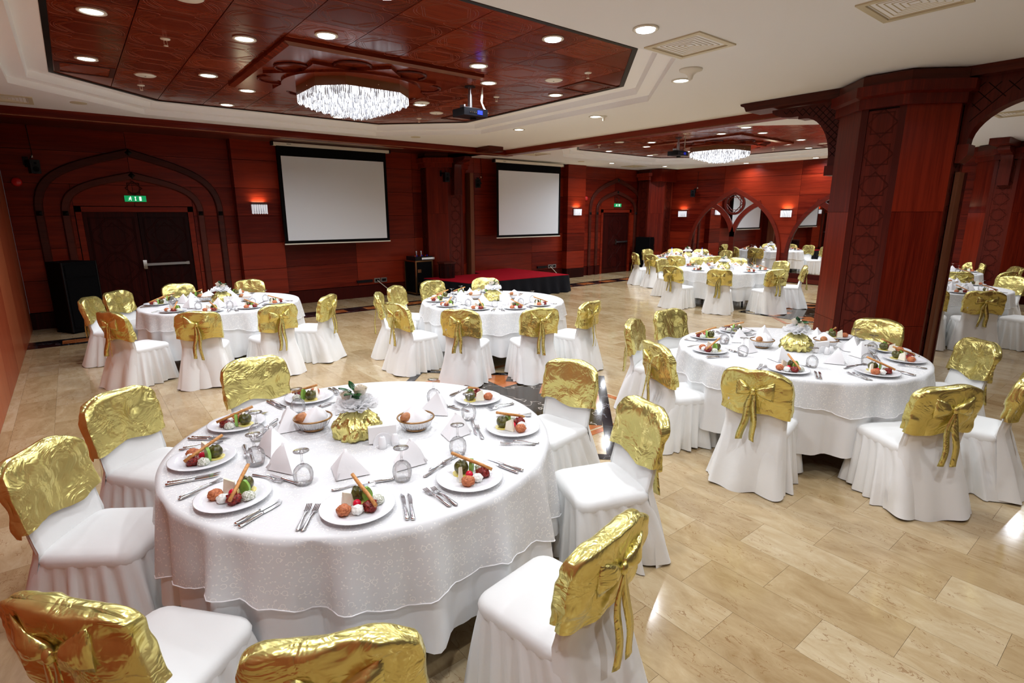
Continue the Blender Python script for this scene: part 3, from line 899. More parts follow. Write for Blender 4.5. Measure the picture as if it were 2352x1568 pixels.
CL = [(3.96, 3.19, 'beside the square air grille'), (5.73, 4.07, 'beside the white ceiling horn'), (6.70, 6.30, 'between grille and cross beam'), (6.60, 8.08, 'near the projector'), (13.0, 11.5, 'before the far door'), (15.2, 11.2, 'near the far corner column'), (16.2, 9.0, 'above the mirror arch'), (16.2, 7.0, 'above the second mirror arch'),
      (14.5, 3.4, 'right of the far coffer'), (11.0, 3.2, 'over the table right of the column'), (9.6, 5.4, 'beyond the cross beam'), (12.5, 1.2, 'over the far right tables'), (15.0, 0.8, 'before the far right wall')]
for x, y, w in CL:
    downlight(x, y, HC, 'lit round downlight in the white ceiling ' + w, 'downlights in the white ceiling')
for x, y, w in ((0.2, 2.3, 'over the left of the foreground table'), (1.7, 1.7, 'over the front of the foreground table'), (0.2, 0.7, 'over the near-left chairs'), (2.9, 0.5, 'over the bare floor on the right'), (4.3, 1.7, 'before the column-side table'), (6.4, 0.6, 'beside the arch right of the column'), (1.2, -1.0, 'behind the camera on the left'), (5.2, -1.4, 'behind the camera on the right'), (12.5, -1.6, 'at the far right end')):
    downlight(x, y, HC, 'lit ceiling downlight out of view ' + w, 'downlights out of view')
# unlit rings
for x, y, w in ((0.32, 9.95, 'by the left end of the cornice'), (5.6, 10.1, 'by the middle of the cornice'), (11.9, 11.7, 'near the far screen')):
    t = thing('unlit_downlight', 'small unlit cream ceiling fitting ' + w, 'downlight', (x, y, HC), 0, 'unlit ceiling fittings')
    MB().lathe([(0.07, 0.0), (0.095, 0.0), (0.095, -0.008), (0.07, -0.006)], 20).build('bezel', 'cream_metal', t)
    MB().lathe([(0.0, -0.002), (0.07, -0.004), (0.07, 0.0)], 20).build('lens', 'white_paint', t)
# ceiling loudspeakers, sprinklers
sp_g = MB().lathe([(0.0, -0.014), (0.10, -0.010), (0.118, 0.0)], 28).mesh('grille', 'white_plastic', True)
sp_c = MB().lathe([(0.0, -0.018), (0.012, -0.014)], 10).mesh('badge', 'black_plastic')
SPK = [(0.97, 5.3, 'near the left rim'), (0.97, 8.4, 'beyond the left air grille'), (5.06, 5.5, 'beside the right air grille'), (4.46, 7.8, 'behind the projector'), (5.07, 8.4, 'beside the rear air grille'), (3.89, 9.6, 'at the rear rim')]
for hall, c in (('near', C1), ('far', C2)):
    for x, y, w in SPK:
        t = thing('ceiling_speaker', 'round white ceiling loudspeaker in the %s coffer %s' % (hall, w), 'speaker', (x - C1[0] + c[0], y - C1[1] + c[1], HC + 0.16), 0, 'round ceiling loudspeakers')
        link('grille', sp_g, t); link('badge', sp_c, t)
spk1 = MB().lathe([(0.045, 0.0), (0.042, -0.008), (0.012, -0.014), (0.0, -0.014)], 16).mesh('rose', 'white_plastic', True)
spk2 = MB().tube([(-0.012, 0, -0.012), (-0.014, 0, -0.05), (0, 0, -0.062)], 0.004, 5).tube([(0.012, 0, -0.012), (0.014, 0, -0.05), (0, 0, -0.062)], 0.004, 5).lathe([(0.0, -0.068), (0.02, -0.066), (0.02, -0.062), (0.0, -0.060)], 10).mesh('head', 'white_plastic')
SPR = [(0.97, 6.6, 'left'), (0.98, 9.05, 'rear left'), (5.13, 4.97, 'front right'), (5.09, 6.75, 'right'), (5.1, 9.05, 'rear right')]
for hall, c in (('near', C1), ('far', C2)):
    for x, y, w in SPR:
        t = thing('fire_sprinkler', 'small white fire sprinkler at the %s of the %s coffer' % (w, hall), 'sprinkler', (x - C1[0] + c[0], y - C1[1] + c[1], HC + 0.16), 0, 'ceiling fire sprinklers')
        link('rose', spk1, t); link('head', spk2, t)
# air grilles
def air_grille(x, y, z, m, label, grp, s=0.29, slats=6):
    t = thing('air_grille', label, 'air vent', (x, y, z), 0, grp)
    def sq(h, z_): return [(-h, -h, z_), (h, -h, z_), (h, h, z_), (-h, h, z_)]
    MB().loft([sq(s, 0.0), sq(s, -0.012), sq(s*0.83, -0.012), sq(s*0.83, 0.02)]).build('frame', m, t)
    MB().loft([sq(s*0.84, 0.03)], cap0=True).box(-s*0.84, s*0.84, -s*0.84, s*0.84, 0.028, 0.03).build('duct', 'black_matte', t)
    for k in range(slats):
        h = s * 0.78 * (1 - k / slats)
        hi = max(h - s*0.78/slats*0.75, 0.004)
        MB().loft([sq(h, -0.004), sq(h, -0.001), sq(hi, 0.022), sq(hi, 0.018), sq(h, -0.004)]).build('slat_ring', m, t)
GW = 'white ceiling air grilles'; GB = 'wooden coffer air grilles'
air_grille(4.66, 3.24, HC, 'cream_metal', 'square cream slatted air grille in the white ceiling in front of the coffer', GW)
air_grille(-0.45, 10.15, HC, 'cream_metal', 'cream air grille at the left end of the cornice', GW)
air_grille(9.5, 11.0, HC, 'cream_metal', 'cream air grille before the far projection screen', GW)
air_grille(5.05, 1.62, HC, 'cream_metal', 'cream air grille at the top edge of the photo', GW)
air_grille(11.6, 2.1, HC, 'cream_metal', 'cream air grille seen through the arch on the right', GW)
air_grille(14.4, 11.8, HC, 'cream_metal', 'cream air grille before the far door', GW)
for hall, c in (('near', C1), ('far', C2)):
    for dx, dy, w in ((-2.64, 1.5, 'left'), (2.65, -1.5, 'front right'), (2.65, 1.5, 'rear right')):
        air_grille(c[0]+dx, c[1]+dy, HC+0.165, 'wood_frame', 'wood-coloured air grille at the %s of the %s coffer' % (w, hall), GB, 0.28, 6)
# white horn detector
t = thing('ceiling_detector', 'white funnel-shaped detector hanging beside the cream air grille', 'detector', (5.40, 3.72, HC))
MB().lathe([(0.12, 0.0), (0.118, -0.014), (0.07, -0.03), (0.032, -0.06), (0.022, -0.10), (0.0, -0.102)], 28).build('housing', 'white_plastic', t, True)
MB().lathe([(0.0, -0.112), (0.012, -0.11), (0.012, -0.10)], 10).build('sensor', 'white_paint', t)
t = thing('ceiling_detector', 'small white sensor on the ceiling between coffer and cross beam', 'detector', (6.78, 6.2, HC))
MB().lathe([(0.05, 0.0), (0.045, -0.02), (0.02, -0.03), (0.016, -0.07), (0.0, -0.072)], 16).build('housing', 'white_plastic', t, True)

# chandeliers
def chandelier(c, label):
    t = thing('crystal_chandelier', label, 'chandelier', (c[0], c[1], HC), 0, 'crystal chandeliers')
    def oc(k, z): return [(x*k, y*k, z) for x, y in octagon(0, 0, 0.60, 0.60, 0.26)]
    fr = MB().loft([oc(1.0, 0.045), oc(1.0, -0.05), oc(0.96, -0.05), oc(0.96, 0.045)]).build('frame', 'bronze_wood', t)
    for q in range(16):
        a = q * pi / 8 + 0.1
        MB().ellipsoid((0.585*cos(a)*1.03, 0.585*sin(a)*1.03, -0.0), 0.008, 0.008, 0.008, 6, 4).build('rivet', 'steel', fr)
    MB().prism([(x*0.95, y*0.95) for x, y in octagon(0, 0, 0.60, 0.60, 0.26)], -0.03, -0.02).build('lamp_plate', 'lamp_plate_m', t)
    for ti, (k, z0, z1, nn) in enumerate(((0.985, -0.05, -0.15, 26), (0.86, -0.06, -0.185, 22), (0.70, -0.07, -0.215, 18), (0.52, -0.08, -0.25, 14), (0.34, -0.08, -0.285, 9), (0.18, -0.08, -0.285, 5))):
        mb = MB()
        ocp = [(x*k, y*k) for x, y in octagon(0, 0, 0.60, 0.60, 0.26)]
        for e in range(8):
            a, b2 = ocp[e], ocp[(e+1) % 8]
            L = hypot(b2[0]-a[0], b2[1]-a[1])
            m_ = max(2, int(L / 0.0235))
            for q in range(m_):
                s = (q + 0.5) / m_
                x, y = a[0] + (b2[0]-a[0])*s, a[1] + (b2[1]-a[1])*s
                zz = z1 + 0.012 * sin(7.3*q + e)
                mb.lathe([(0.0095, z0), (0.0095, zz + 0.02), (0.001, zz)], 5, Matrix.Translation((x, y, 0)))
        o = mb.build('crystal_tier', 'crystal_lit', t); o['kind'] = 'stuff'
    return t
mat('lamp_plate_m', (1, 1, 1), 0.5, emit=(0.95, 0.97, 1.0), es=2.2)
chandelier(C1, 'large octagonal crystal chandelier under the near wooden coffer')
chandelier(C2, 'octagonal crystal chandelier under the far wooden coffer')

# projectors
def projector(x, y, z, rz, label):
    t = thing('ceiling_projector', label, 'projector', (x, y, z), rz, 'ceiling projectors')
    MB().lathe([(0.0, 0.0), (0.075, -0.002), (0.07, -0.014), (0.0, -0.016)], 20).build('ceiling_plate', 'black_plastic', t)
    MB().lathe([(0.022, -0.012), (0.022, -0.10), (0.03, -0.10), (0.03, -0.27), (0.0, -0.27)], 14).build('pole', 'grey_metal', t, True, 40)
    MB().box(-0.13, 0.13, -0.05, 0.05, -0.285, -0.268).box(-0.13, -0.11, -0.05, 0.05, -0.285, -0.24).build('mount', 'grey_metal', t)
    bd = MB().box(-0.19, 0.19, -0.14, 0.14, -0.385, -0.29).build('body', 'black_plastic', t)
    MB().lathe([(0.0, 0.0), (0.045, 0.0), (0.045, 0.03), (0.0, 0.03)], 18, Matrix.Translation((0.06, 0.02, -0.41))).build('foot_lens', 'black_plastic', bd)
    MB().box(0.02, 0.10, -0.145, -0.139, -0.365, -0.315).build('port_panel', 'blue_plastic', bd)
    for q in range(4):
        MB().box(-0.10 + q*0.03, -0.085 + q*0.03, -0.146, -0.139, -0.35, -0.335).build('port', 'steel', bd)
    MB().tube([(0.17, -0.05, 0.0), (0.15, -0.06, -0.10), (0.13, -0.07, -0.18), (0.15, -0.10, -0.27), (0.16, -0.13, -0.31)], 0.008, 6).build('cable', 'white_plastic', t)
    MB().tube([(0.17, -0.05, 0.0), (0.165, -0.06, -0.10), (0.155, -0.06, -0.20), (0.17, -0.10, -0.28), (0.18, -0.13, -0.31)], 0.007, 6).build('cable', 'white_plastic', t)
projector(4.42, 6.45, HC + 0.16, 0.0, 'black projector on a pole under the near coffer')
projector(10.9, 7.7, HC + 0.16, 0.0, 'black projector on a pole under the far coffer')

# ================================================================== SCREENS, SCONCES, WALL FITTINGS
def proj_screen(cx, w, z0, z1, label):
    t = thing('projection_screen', label, 'projection screen', (cx, 12.35, 0), 0, 'projection screens on the back wall')
    h = w / 2
    cs = MB().loft([[(-h-0.14, y, z) for y, z in ((-0.05, z1+0.20), (0.06, z1+0.20), (0.06, z1+0.27), (-0.03, z1+0.275), (-0.05, z1+0.26))], [(h+0.14, y, z) for y, z in ((-0.05, z1+0.20), (0.06, z1+0.20), (0.06, z1+0.27), (-0.03, z1+0.275), (-0.05, z1+0.26))]], cap0=True, cap1=True).build('casing', 'white_plastic', t)
    for s in (-1, 1): MB().box(s*(h+0.155)-0.018, s*(h+0.155)+0.018, -0.055, 0.065, z1+0.195, z1+0.28).build('end_cap', 'black_plastic', cs)
    MB().box(-h+0.14-0.01, -h+0.22, -0.0515, -0.05, z1+0.232, z1+0.242).build('maker_mark', 'black_plastic', cs)
    fb = MB().box(-h-0.07, h+0.07, 0.0, 0.004, z0-0.06, z1+0.21).build('black_border', 'black_matte', t)
    MB().box(-h, h, -0.002, 0.0, z0, z1).build('screen_surface', 'screen_white', t)
    MB().box(-h-0.08, h+0.08, -0.012, 0.016, z0-0.085, z0-0.06).build('bottom_bar', 'white_plastic', t)
    for s in (-1, 1): MB().box(s*h*0.8-0.03, s*h*0.8+0.03, 0.05, YB-12.35-0.002, z1+0.22, z1+0.25).build('wall_bracket', 'black_plastic', t)
proj_screen(4.80, 2.32, 1.45, 3.205, 'large white projection screen left of the stage column')
proj_screen(10.50, 2.27, 1.43, 3.18, 'white projection screen above the red stage')
def sconce(loc, rz, label):
    t = thing('crystal_sconce', label, 'wall lamp', loc, rz, 'crystal wall sconces')
    MB().box(-0.15, 0.15, -0.10, 0.0, 0.095, 0.115).build('top_plate', 'steel', t)
    MB().box(-0.14, 0.14, -0.02, 0.0, -0.10, 0.10).build('back_plate', 'steel', t)
    for q in range(7):
        x = -0.135 + q * 0.045
        MB().lathe([(0.015, 0.08), (0.018, 0.06), (0.013, -0.08), (0.018, -0.10), (0.008, -0.115), (0.0, -0.115)], 8, Matrix.Translation((x, -0.085, 0))).build('crystal_rod', 'crystal_sconce', t, True)
    for s in (-1, 1):
        MB().lathe([(0.015, 0.08), (0.013, -0.08), (0.018, -0.10), (0.0, -0.115)], 8, Matrix.Translation((s*0.14, -0.045, 0))).build('crystal_rod', 'crystal_sconce', t, True)
    l = bpy.data.lights.new('sconce_lamp', 'AREA'); l.shape = 'RECTANGLE'; l.size = 0.24; l.size_y = 0.05; l.energy = SCONCE_W; l.color = (1.0, 0.95, 0.60)
    lo = link('lamp', l, t, (0, -0.06, 0.125)); lo.rotation_euler = (pi, 0, 0)
sconce((3.15, YB - 0.222, 2.13), 0, 'crystal wall sconce on the pilaster beside the left screen')
sconce((12.58, YB - 0.222, 2.08), 0, 'crystal wall sconce on the pilaster right of the far screen')
RW = -pi / 2
sconce((XR - 0.002, 11.34, 2.02), RW, 'crystal wall sconce left of the first mirror arch')
sconce((XR - 0.002, 7.80, 2.02), RW, 'crystal wall sconce between the two mirror arches')
sconce((XR - 0.002, 4.3, 2.02), RW, 'crystal wall sconce beyond the second mirror arch')
def wall_speaker(loc, rz, tilt, label):
    t = thing('wall_speaker', label, 'speaker', loc, rz, 'small black wall loudspeakers')
    M = Matrix.Rotation(tilt, 4, 'Z') @ Matrix.Diagonal((0.8, 0.85, 0.8, 1))
    b3 = MB().prism([(-0.09, -0.30), (0.09, -0.30), (0.065, -0.15), (-0.065, -0.15)], -0.14, 0.14, M).build('cabinet', 'black_plastic', t)
    for z, r in ((-0.05, 0.055), (0.07, 0.025)):
        MB().lathe([(0, 0.0), (r, 0.004), (r, 0.0)], 16, M @ face_M((0, -0.305, z), (1, 0, 0), (0, 0, 1))).build('driver', 'black_matte', b3)
    MB().tube([(0, 0.0, 0.10), (0, -0.06, 0.10), (0, -0.16, 0.0)], 0.018, 8).box(-0.04, 0.04, -0.012, 0.0, 0.03, 0.17).build('wall_arm', 'black_plastic', t)
    MB().tube([(0.06, -0.14, 0.12), (0.10, -0.05, 0.20), (0.09, -0.01, 0.7)], 0.006, 5).build('cable', 'black_plastic', t)
    MB().box(0.085, 0.105, -0.02, 0.0, 0.16, 0.20).build('cable_plug', 'white_plastic', t)
wall_speaker((-0.45, YB - 0.001, 2.80), 0, 0.5, 'black wall loudspeaker left of the near arched doorway')
wall_speaker((7.42, 12.16, 2.90), -0.0, 0.1, 'black wall loudspeaker on the stage column')
wall_speaker((8.95, YB - 0.001, 2.82), 0, -0.6, 'tilted black wall loudspeaker between stage column and far screen')
wall_speaker((XR - 0.001, 10.95, 2.67), RW, 0.3, 'black wall loudspeaker above the far right sconce')
for x, z, w in ((-0.62, 2.55, 'left of the near arched doorway'), (13.22, 2.50, 'beside the far arched door')):
    t = thing('fire_alarm', 'red round fire alarm sounder ' + w, 'fire alarm', (x, YB - 0.001, z), 0, 'red fire alarm sounders')
    Mx = face_M((0, 0, 0), (1, 0, 0), (0, 0, 1))
    MB().lathe([(0.075, 0.0), (0.07, 0.03), (0.05, 0.05), (0.0, 0.055)], 20, Mx).build('dome', 'red_plastic', t, True)
    MB().lathe([(0.02, 0.054), (0.0, 0.06)], 10, Mx).build('beacon', 'red_plastic', t)
for x, w in ((5.9, 'under the left screen'), (11.75, 'behind the red stage')):
    t = thing('wall_socket', 'grey double wall socket with black rail ' + w, 'wall socket', (x, YB - 0.022, 0.40), 0, 'wall sockets on the back wall')
    for s in (-1, 1):
        f2 = MB().box(s*0.09-0.08, s*0.09+0.08, -0.012, 0.022, -0.055, 0.055).build('plate', 'grey_metal', t)
        MB().box(s*0.09-0.055, s*0.09+0.055, -0.014, -0.011, -0.032, 0.032).build('insert', 'black_plastic', f2)
    MB().box(-0.62, -0.22, -0.03, 0.022, -0.03, 0.03).build('socket_rail', 'black_plastic', t)
    MB().tube([(-0.09, -0.015, 0), (-0.05, -0.05, -0.05), (0.10, -0.06, -0.18), (0.32, -0.08, -0.38)], 0.008, 6).build('plug_lead', 'white_plastic', t)

# ================================================================== MIRROR ARCHES ON THE RIGHT WALL
def mirror_arch(cy, label):
    t = thing('mirror_arch', label, 'mirror', (XR, cy, 0), 0, 'arched wall mirrors')
    def pointed(hw, zs, za, n=16):
        pts = []
        for i in range(n + 1):
            s = i / n
            p0, p1, p2, p3 = (hw, 0), (hw*0.93, (za-zs)*0.55), (hw*0.50, (za-zs)*0.80), (0, za-zs)
            pts.append(((1-s)**3*p0[0]+3*(1-s)**2*s*p1[0]+3*(1-s)*s*s*p2[0]+s**3*p3[0], zs+(1-s)**3*p0[1]+3*(1-s)**2*s*p1[1]+3*(1-s)*s*s*p2[1]+s**3*p3[1]))
        return [(-x, z) for x, z in [(hw, 0.12)] + pts] + ([(hw, 0.12)] + pts)[::-1][1:]
    out, inn = pointed(1.61, 0.95, 2.82), pointed(1.50, 0.95, 2.67)
    glass = MB(); n = len(inn)
    glass.add([(-0.012, y, z) for y, z in inn], [tuple(range(n))]); glass.box(-0.01, 0.0, -1.49, 1.49, 0.12, 0.94)
    glass.build('mirror_glass', 'mirror', t)
    mb = MB(); rings = []
    for (yo, zo), (yi, zi) in zip(out, inn):
        rings.append([(0.0, yo, zo), (-0.05, yo*0.995, zo), (-0.05, yi*1.005, zi), (-0.005, yi, zi)])
    mb.loft(rings, close_u=False).box(-0.05, 0.0, -1.61, 1.61, 0.02, 0.14)
    mb.build('arch_frame', 'wood_trim', t)
    # tracery: ring with eight-pointed star on a forked stem
    M = face_M((-0.025, 0, 2.32), (0, 1, 0), (0, 0, 1))
    rg = MB()
    ro, ri = 0.345, 0.275
    rings = []
    for i in range(41):
        a = 2*pi*i/40
        rings.append([M @ Vector((r_*cos(a), r_*sin(a), z_)) for r_, z_ in ((ro, -0.02), (ro, 0.02), (ri, 0.02), (ri, -0.02))])
    rg.loft([[tuple(p) for p in r_] for r_ in rings]).build('tracery_ring', 'wood_trim', t)
    st = MB(); octagram_lines(st, 0.27, M, 0.012); st.build('tracery_star', 'wood_trim', t)
    def branch(sy):
        pts = []
        for i in range(15):
            s = i / 14
            p0, p1, p2, p3 = (0.0, 1.30), (0.05, 1.75), (0.30, 2.12), (0.86, 2.34)
            pts.append(((1-s)**3*p0[0]+3*(1-s)**2*s*p1[0]+3*(1-s)*s*s*p2[0]+s**3*p3[0], (1-s)**3*p0[1]+3*(1-s)**2*s*p1[1]+3*(1-s)*s*s*p2[1]+s**3*p3[1]))
        rings = []
        for i, (y, z) in enumerate(pts):
            a, b2 = pts[max(i-1, 0)], pts[min(i+1, 14)]
            d = Vector((b2[0]-a[0], b2[1]-a[1])).normalized(); nn = Vector((-d.y, d.x)) * 0.075
            rings.append([(-0.045, sy*(y+nn.x), z+nn.y), (-0.045, sy*(y-nn.x), z-nn.y), (-0.005, sy*(y-nn.x), z-nn.y), (-0.005, sy*(y+nn.x), z+nn.y)])
        return MB().loft(rings, cap0=True, cap1=True)
    for sy in (-1, 1): branch(sy).build('tracery_branch', 'wood_trim', t)
    MB().box(-0.045, -0.005, -0.085, 0.085, 0.12, 1.45).build('tracery_stem', 'wood_trim', t)
mirror_arch(9.47, 'first arched wall mirror with star tracery left of the big column')
mirror_arch(6.13, 'second arched wall mirror partly hidden by the big column')

# ================================================================== STAGE CORNER
st = thing('stage', 'low stage with red carpet and black pleated skirt', 'stage')
SC = [(6.72, 11.98), (7.02, 10.45), (10.12, 10.30), (10.0, 12.68), (8.50, 12.68), (8.50, 12.00)]
SKIRTED = (0, 1, 2)
MB().prism(SC[::1], 0.40, 0.45).build('carpet_deck', 'red_carpet', st)
def skirt_pts(z, fl):
    pts = []
    for e in range(len(SC)):
        a, b2 = Vector(SC[e]), Vector(SC[(e+1) % len(SC)])
        d = (b2 - a); L = d.length; d.normalize(); nn = Vector((d.y, -d.x)) * -1
        c = (Vector(SC[1]) + Vector(SC[3])) / 2
        if (a + d * L/2 - c).dot(nn) < 0: nn = -nn
        m_ = int(L / 0.045)
        for q in range(m_):
            s = q / m_
            wv = (0.012 + 0.03 * fl) * sin(q * 0.9) + 0.012 * fl * sin(q * 0.37)
            p = a + d * (L * s) + nn * ((0.015 + 0.09 * fl + wv * (0.3 + fl)) if e in SKIRTED else 0.004)
            pts.append((p.x, p.y, z))
    return pts
MB().loft([skirt_pts(0.44, 0.0), skirt_pts(0.30, 0.25), skirt_pts(0.15, 0.6), skirt_pts(0.01, 1.0)]).build('pleated_skirt', 'black_cloth', st, True)
t = thing('drum_stool', 'carved dark hexagonal wooden stool on the stage', 'stool', (7.22, 11.70, 0.45))
MB().lathe([(0.0, 0.36), (0.24, 0.36), (0.24, 0.40), (0.0, 0.40)], 8).build('top', 'wood_dark', t)
MB().lathe([(0.20, 0.0), (0.21, 0.36)], 8).build('body', 'wood_door', t)
for q in range(8):
    a = q * pi / 4 + pi / 8
    M = face_M((0.192*cos(a), 0.192*sin(a), 0), (-sin(a), cos(a), 0), (0, 0, 1))
    for zc in (0.10, 0.24):
        MB().loft([[tuple(M @ Vector((0.04*cos(w), zc + 0.05*sin(w) + (0.03 if abs(w - pi/2) < 0.1 else 0), h_))) for w in [2*pi*k/8 for k in range(8)]] for h_ in (0.0, 0.006)], cap1=True).build('cut_out', 'groove', t)
t = thing('flight_case', 'black flight case with metal edges beside the stage', 'equipment case', (6.80, 12.38, 0), 0.05)
MB().box(-0.24, 0.24, -0.26, 0.26, 0.06, 0.86).build('body', 'black_matte', t)
for sx in (-1, 1):
    for sy in (-1, 1):
        MB().box(sx*0.24-0.016, sx*0.24+0.016, sy*0.26-0.016, sy*0.26+0.016, 0.05, 0.87).build('corner_edge', 'brass', t)
        MB().lathe([(0.0, 0.0), (0.03, 0.0), (0.03, 0.05), (0.0, 0.05)], 10, Matrix.Translation((sx*0.19, sy*0.2, 0))).build('castor', 'black_plastic', t)
for z in (0.06, 0.86):
    MB().box(-0.25, 0.25, -0.275, -0.245, z-0.016, z+0.016).box(-0.25, 0.25, 0.245, 0.275, z-0.016, z+0.016).box(-0.256, -0.226, -0.26, 0.26, z-0.016, z+0.016).box(0.226, 0.256, -0.26, 0.26, z-0.016, z+0.016).build('rim_edge', 'brass', t)
for sx, z in ((-1, 0.30), (-1, 0.62), (0.4, 0.30)):
    MB().box(sx*0.14-0.05, sx*0.14+0.05, -0.272, -0.258, z-0.04, z+0.04).build('latch', 'brass', t)
t = thing('mixing_console', 'silver-edged audio mixer on the flight case', 'audio mixer', (6.84, 12.36, 0.876), 0.05)
MB().box(-0.27, 0.24, -0.22, 0.22, 0.0, 0.10).build('body', 'black_plastic', t)
MB().box(-0.10, 0.26, -0.25, -0.21, 0.02, 0.07).box(0.23, 0.27, -0.25, 0.2, 0.02, 0.07).build('silver_edge', 'steel', t)
for q in range(6):
    MB().lathe([(0.012, 0.10), (0.012, 0.125), (0.0, 0.125)], 8, Matrix.Translation((-0.2 + q*0.075, -0.1 + 0.04*(q % 2), 0))).build('knob', 'blue_plastic' if q % 2 else 'red_plastic', t)
for q in range(2):
    MB().box(-0.08 + q*0.14, -0.05 + q*0.14, 0.05, 0.08, 0.10, 0.19).lathe([(0.0, 0.18), (0.025, 0.19), (0.02, 0.22), (0.0, 0.22)], 10, Matrix.Translation((-0.065 + q*0.14, 0.065, 0))).build('microphone', 'grey_metal', t)
def floor_speaker(x, y, rz, label, h=1.22):
    t = thing('floor_speaker', label, 'loudspeaker', (x, y, 0), rz, 'tall black floor loudspeakers')
    b3 = MB().prism([(-0.27, -0.28), (0.27, -0.28), (0.20, 0.26), (-0.20, 0.26)], 0.03, h).build('cabinet', 'black_matte', t)
    MB().box(-0.24, 0.24, -0.292, -0.28, 0.10, h - 0.30).build('grille', 'black_matte', b3)
    MB().box(-0.24, 0.24, -0.292, -0.28, h - 0.26, h - 0.05).build('horn_grille', 'black_matte', b3)
    for sx in (-1, 1): MB().box(sx*0.275-0.008, sx*0.275+0.008, -0.29, -0.26, 0.03, h).build('edge_strip', 'black_plastic', b3)
    MB().box(-0.24, 0.24, -0.24, 0.22, 0.0, 0.03).build('skid', 'black_matte', t)
floor_speaker(-0.14, 12.20, 0.55, 'tall black floor loudspeaker before the near double door')
floor_speaker(15.75, 12.25, 0.3, 'tall black floor loudspeaker beside the far door')

# ================================================================== CHAIRS
def rrect(hx, y0, y1, r, n=64):
    """points of a rounded rectangle (x +-hx, y0..y1), counter-clockwise, evenly by angle"""
    pts = []
    cy, hy = (y0 + y1) / 2, (y1 - y0) / 2
    segs = [(hx - r, hy - r, 0), (-(hx - r), hy - r, pi/2), (-(hx - r), -(hy - r), pi), (hx - r, -(hy - r), 3*pi/2)]
    raw = []
    for cx, cyy, a0 in segs:
        for k in range(7):
            a = a0 + k / 6 * pi / 2
            raw.append(Vector((cx + r * cos(a), cy + cyy + r * sin(a))))
    L = [0.0]
    for a, b2 in zip(raw, raw[1:] + raw[:1]): L.append(L[-1] + (b2 - a).length)
    for i in range(n):
        s = L[-1] * i / n
        for k in range(len(raw)):
            if L[k] <= s <= L[k + 1]:
                t = (s - L[k]) / max(L[k + 1] - L[k], 1e-9)
                p = raw[k].lerp(raw[(k + 1) % len(raw)], t); pts.append((p.x, p.y)); break
    return pts
def back_y(z): return -0.205 - 0.19 * (z - 0.45)
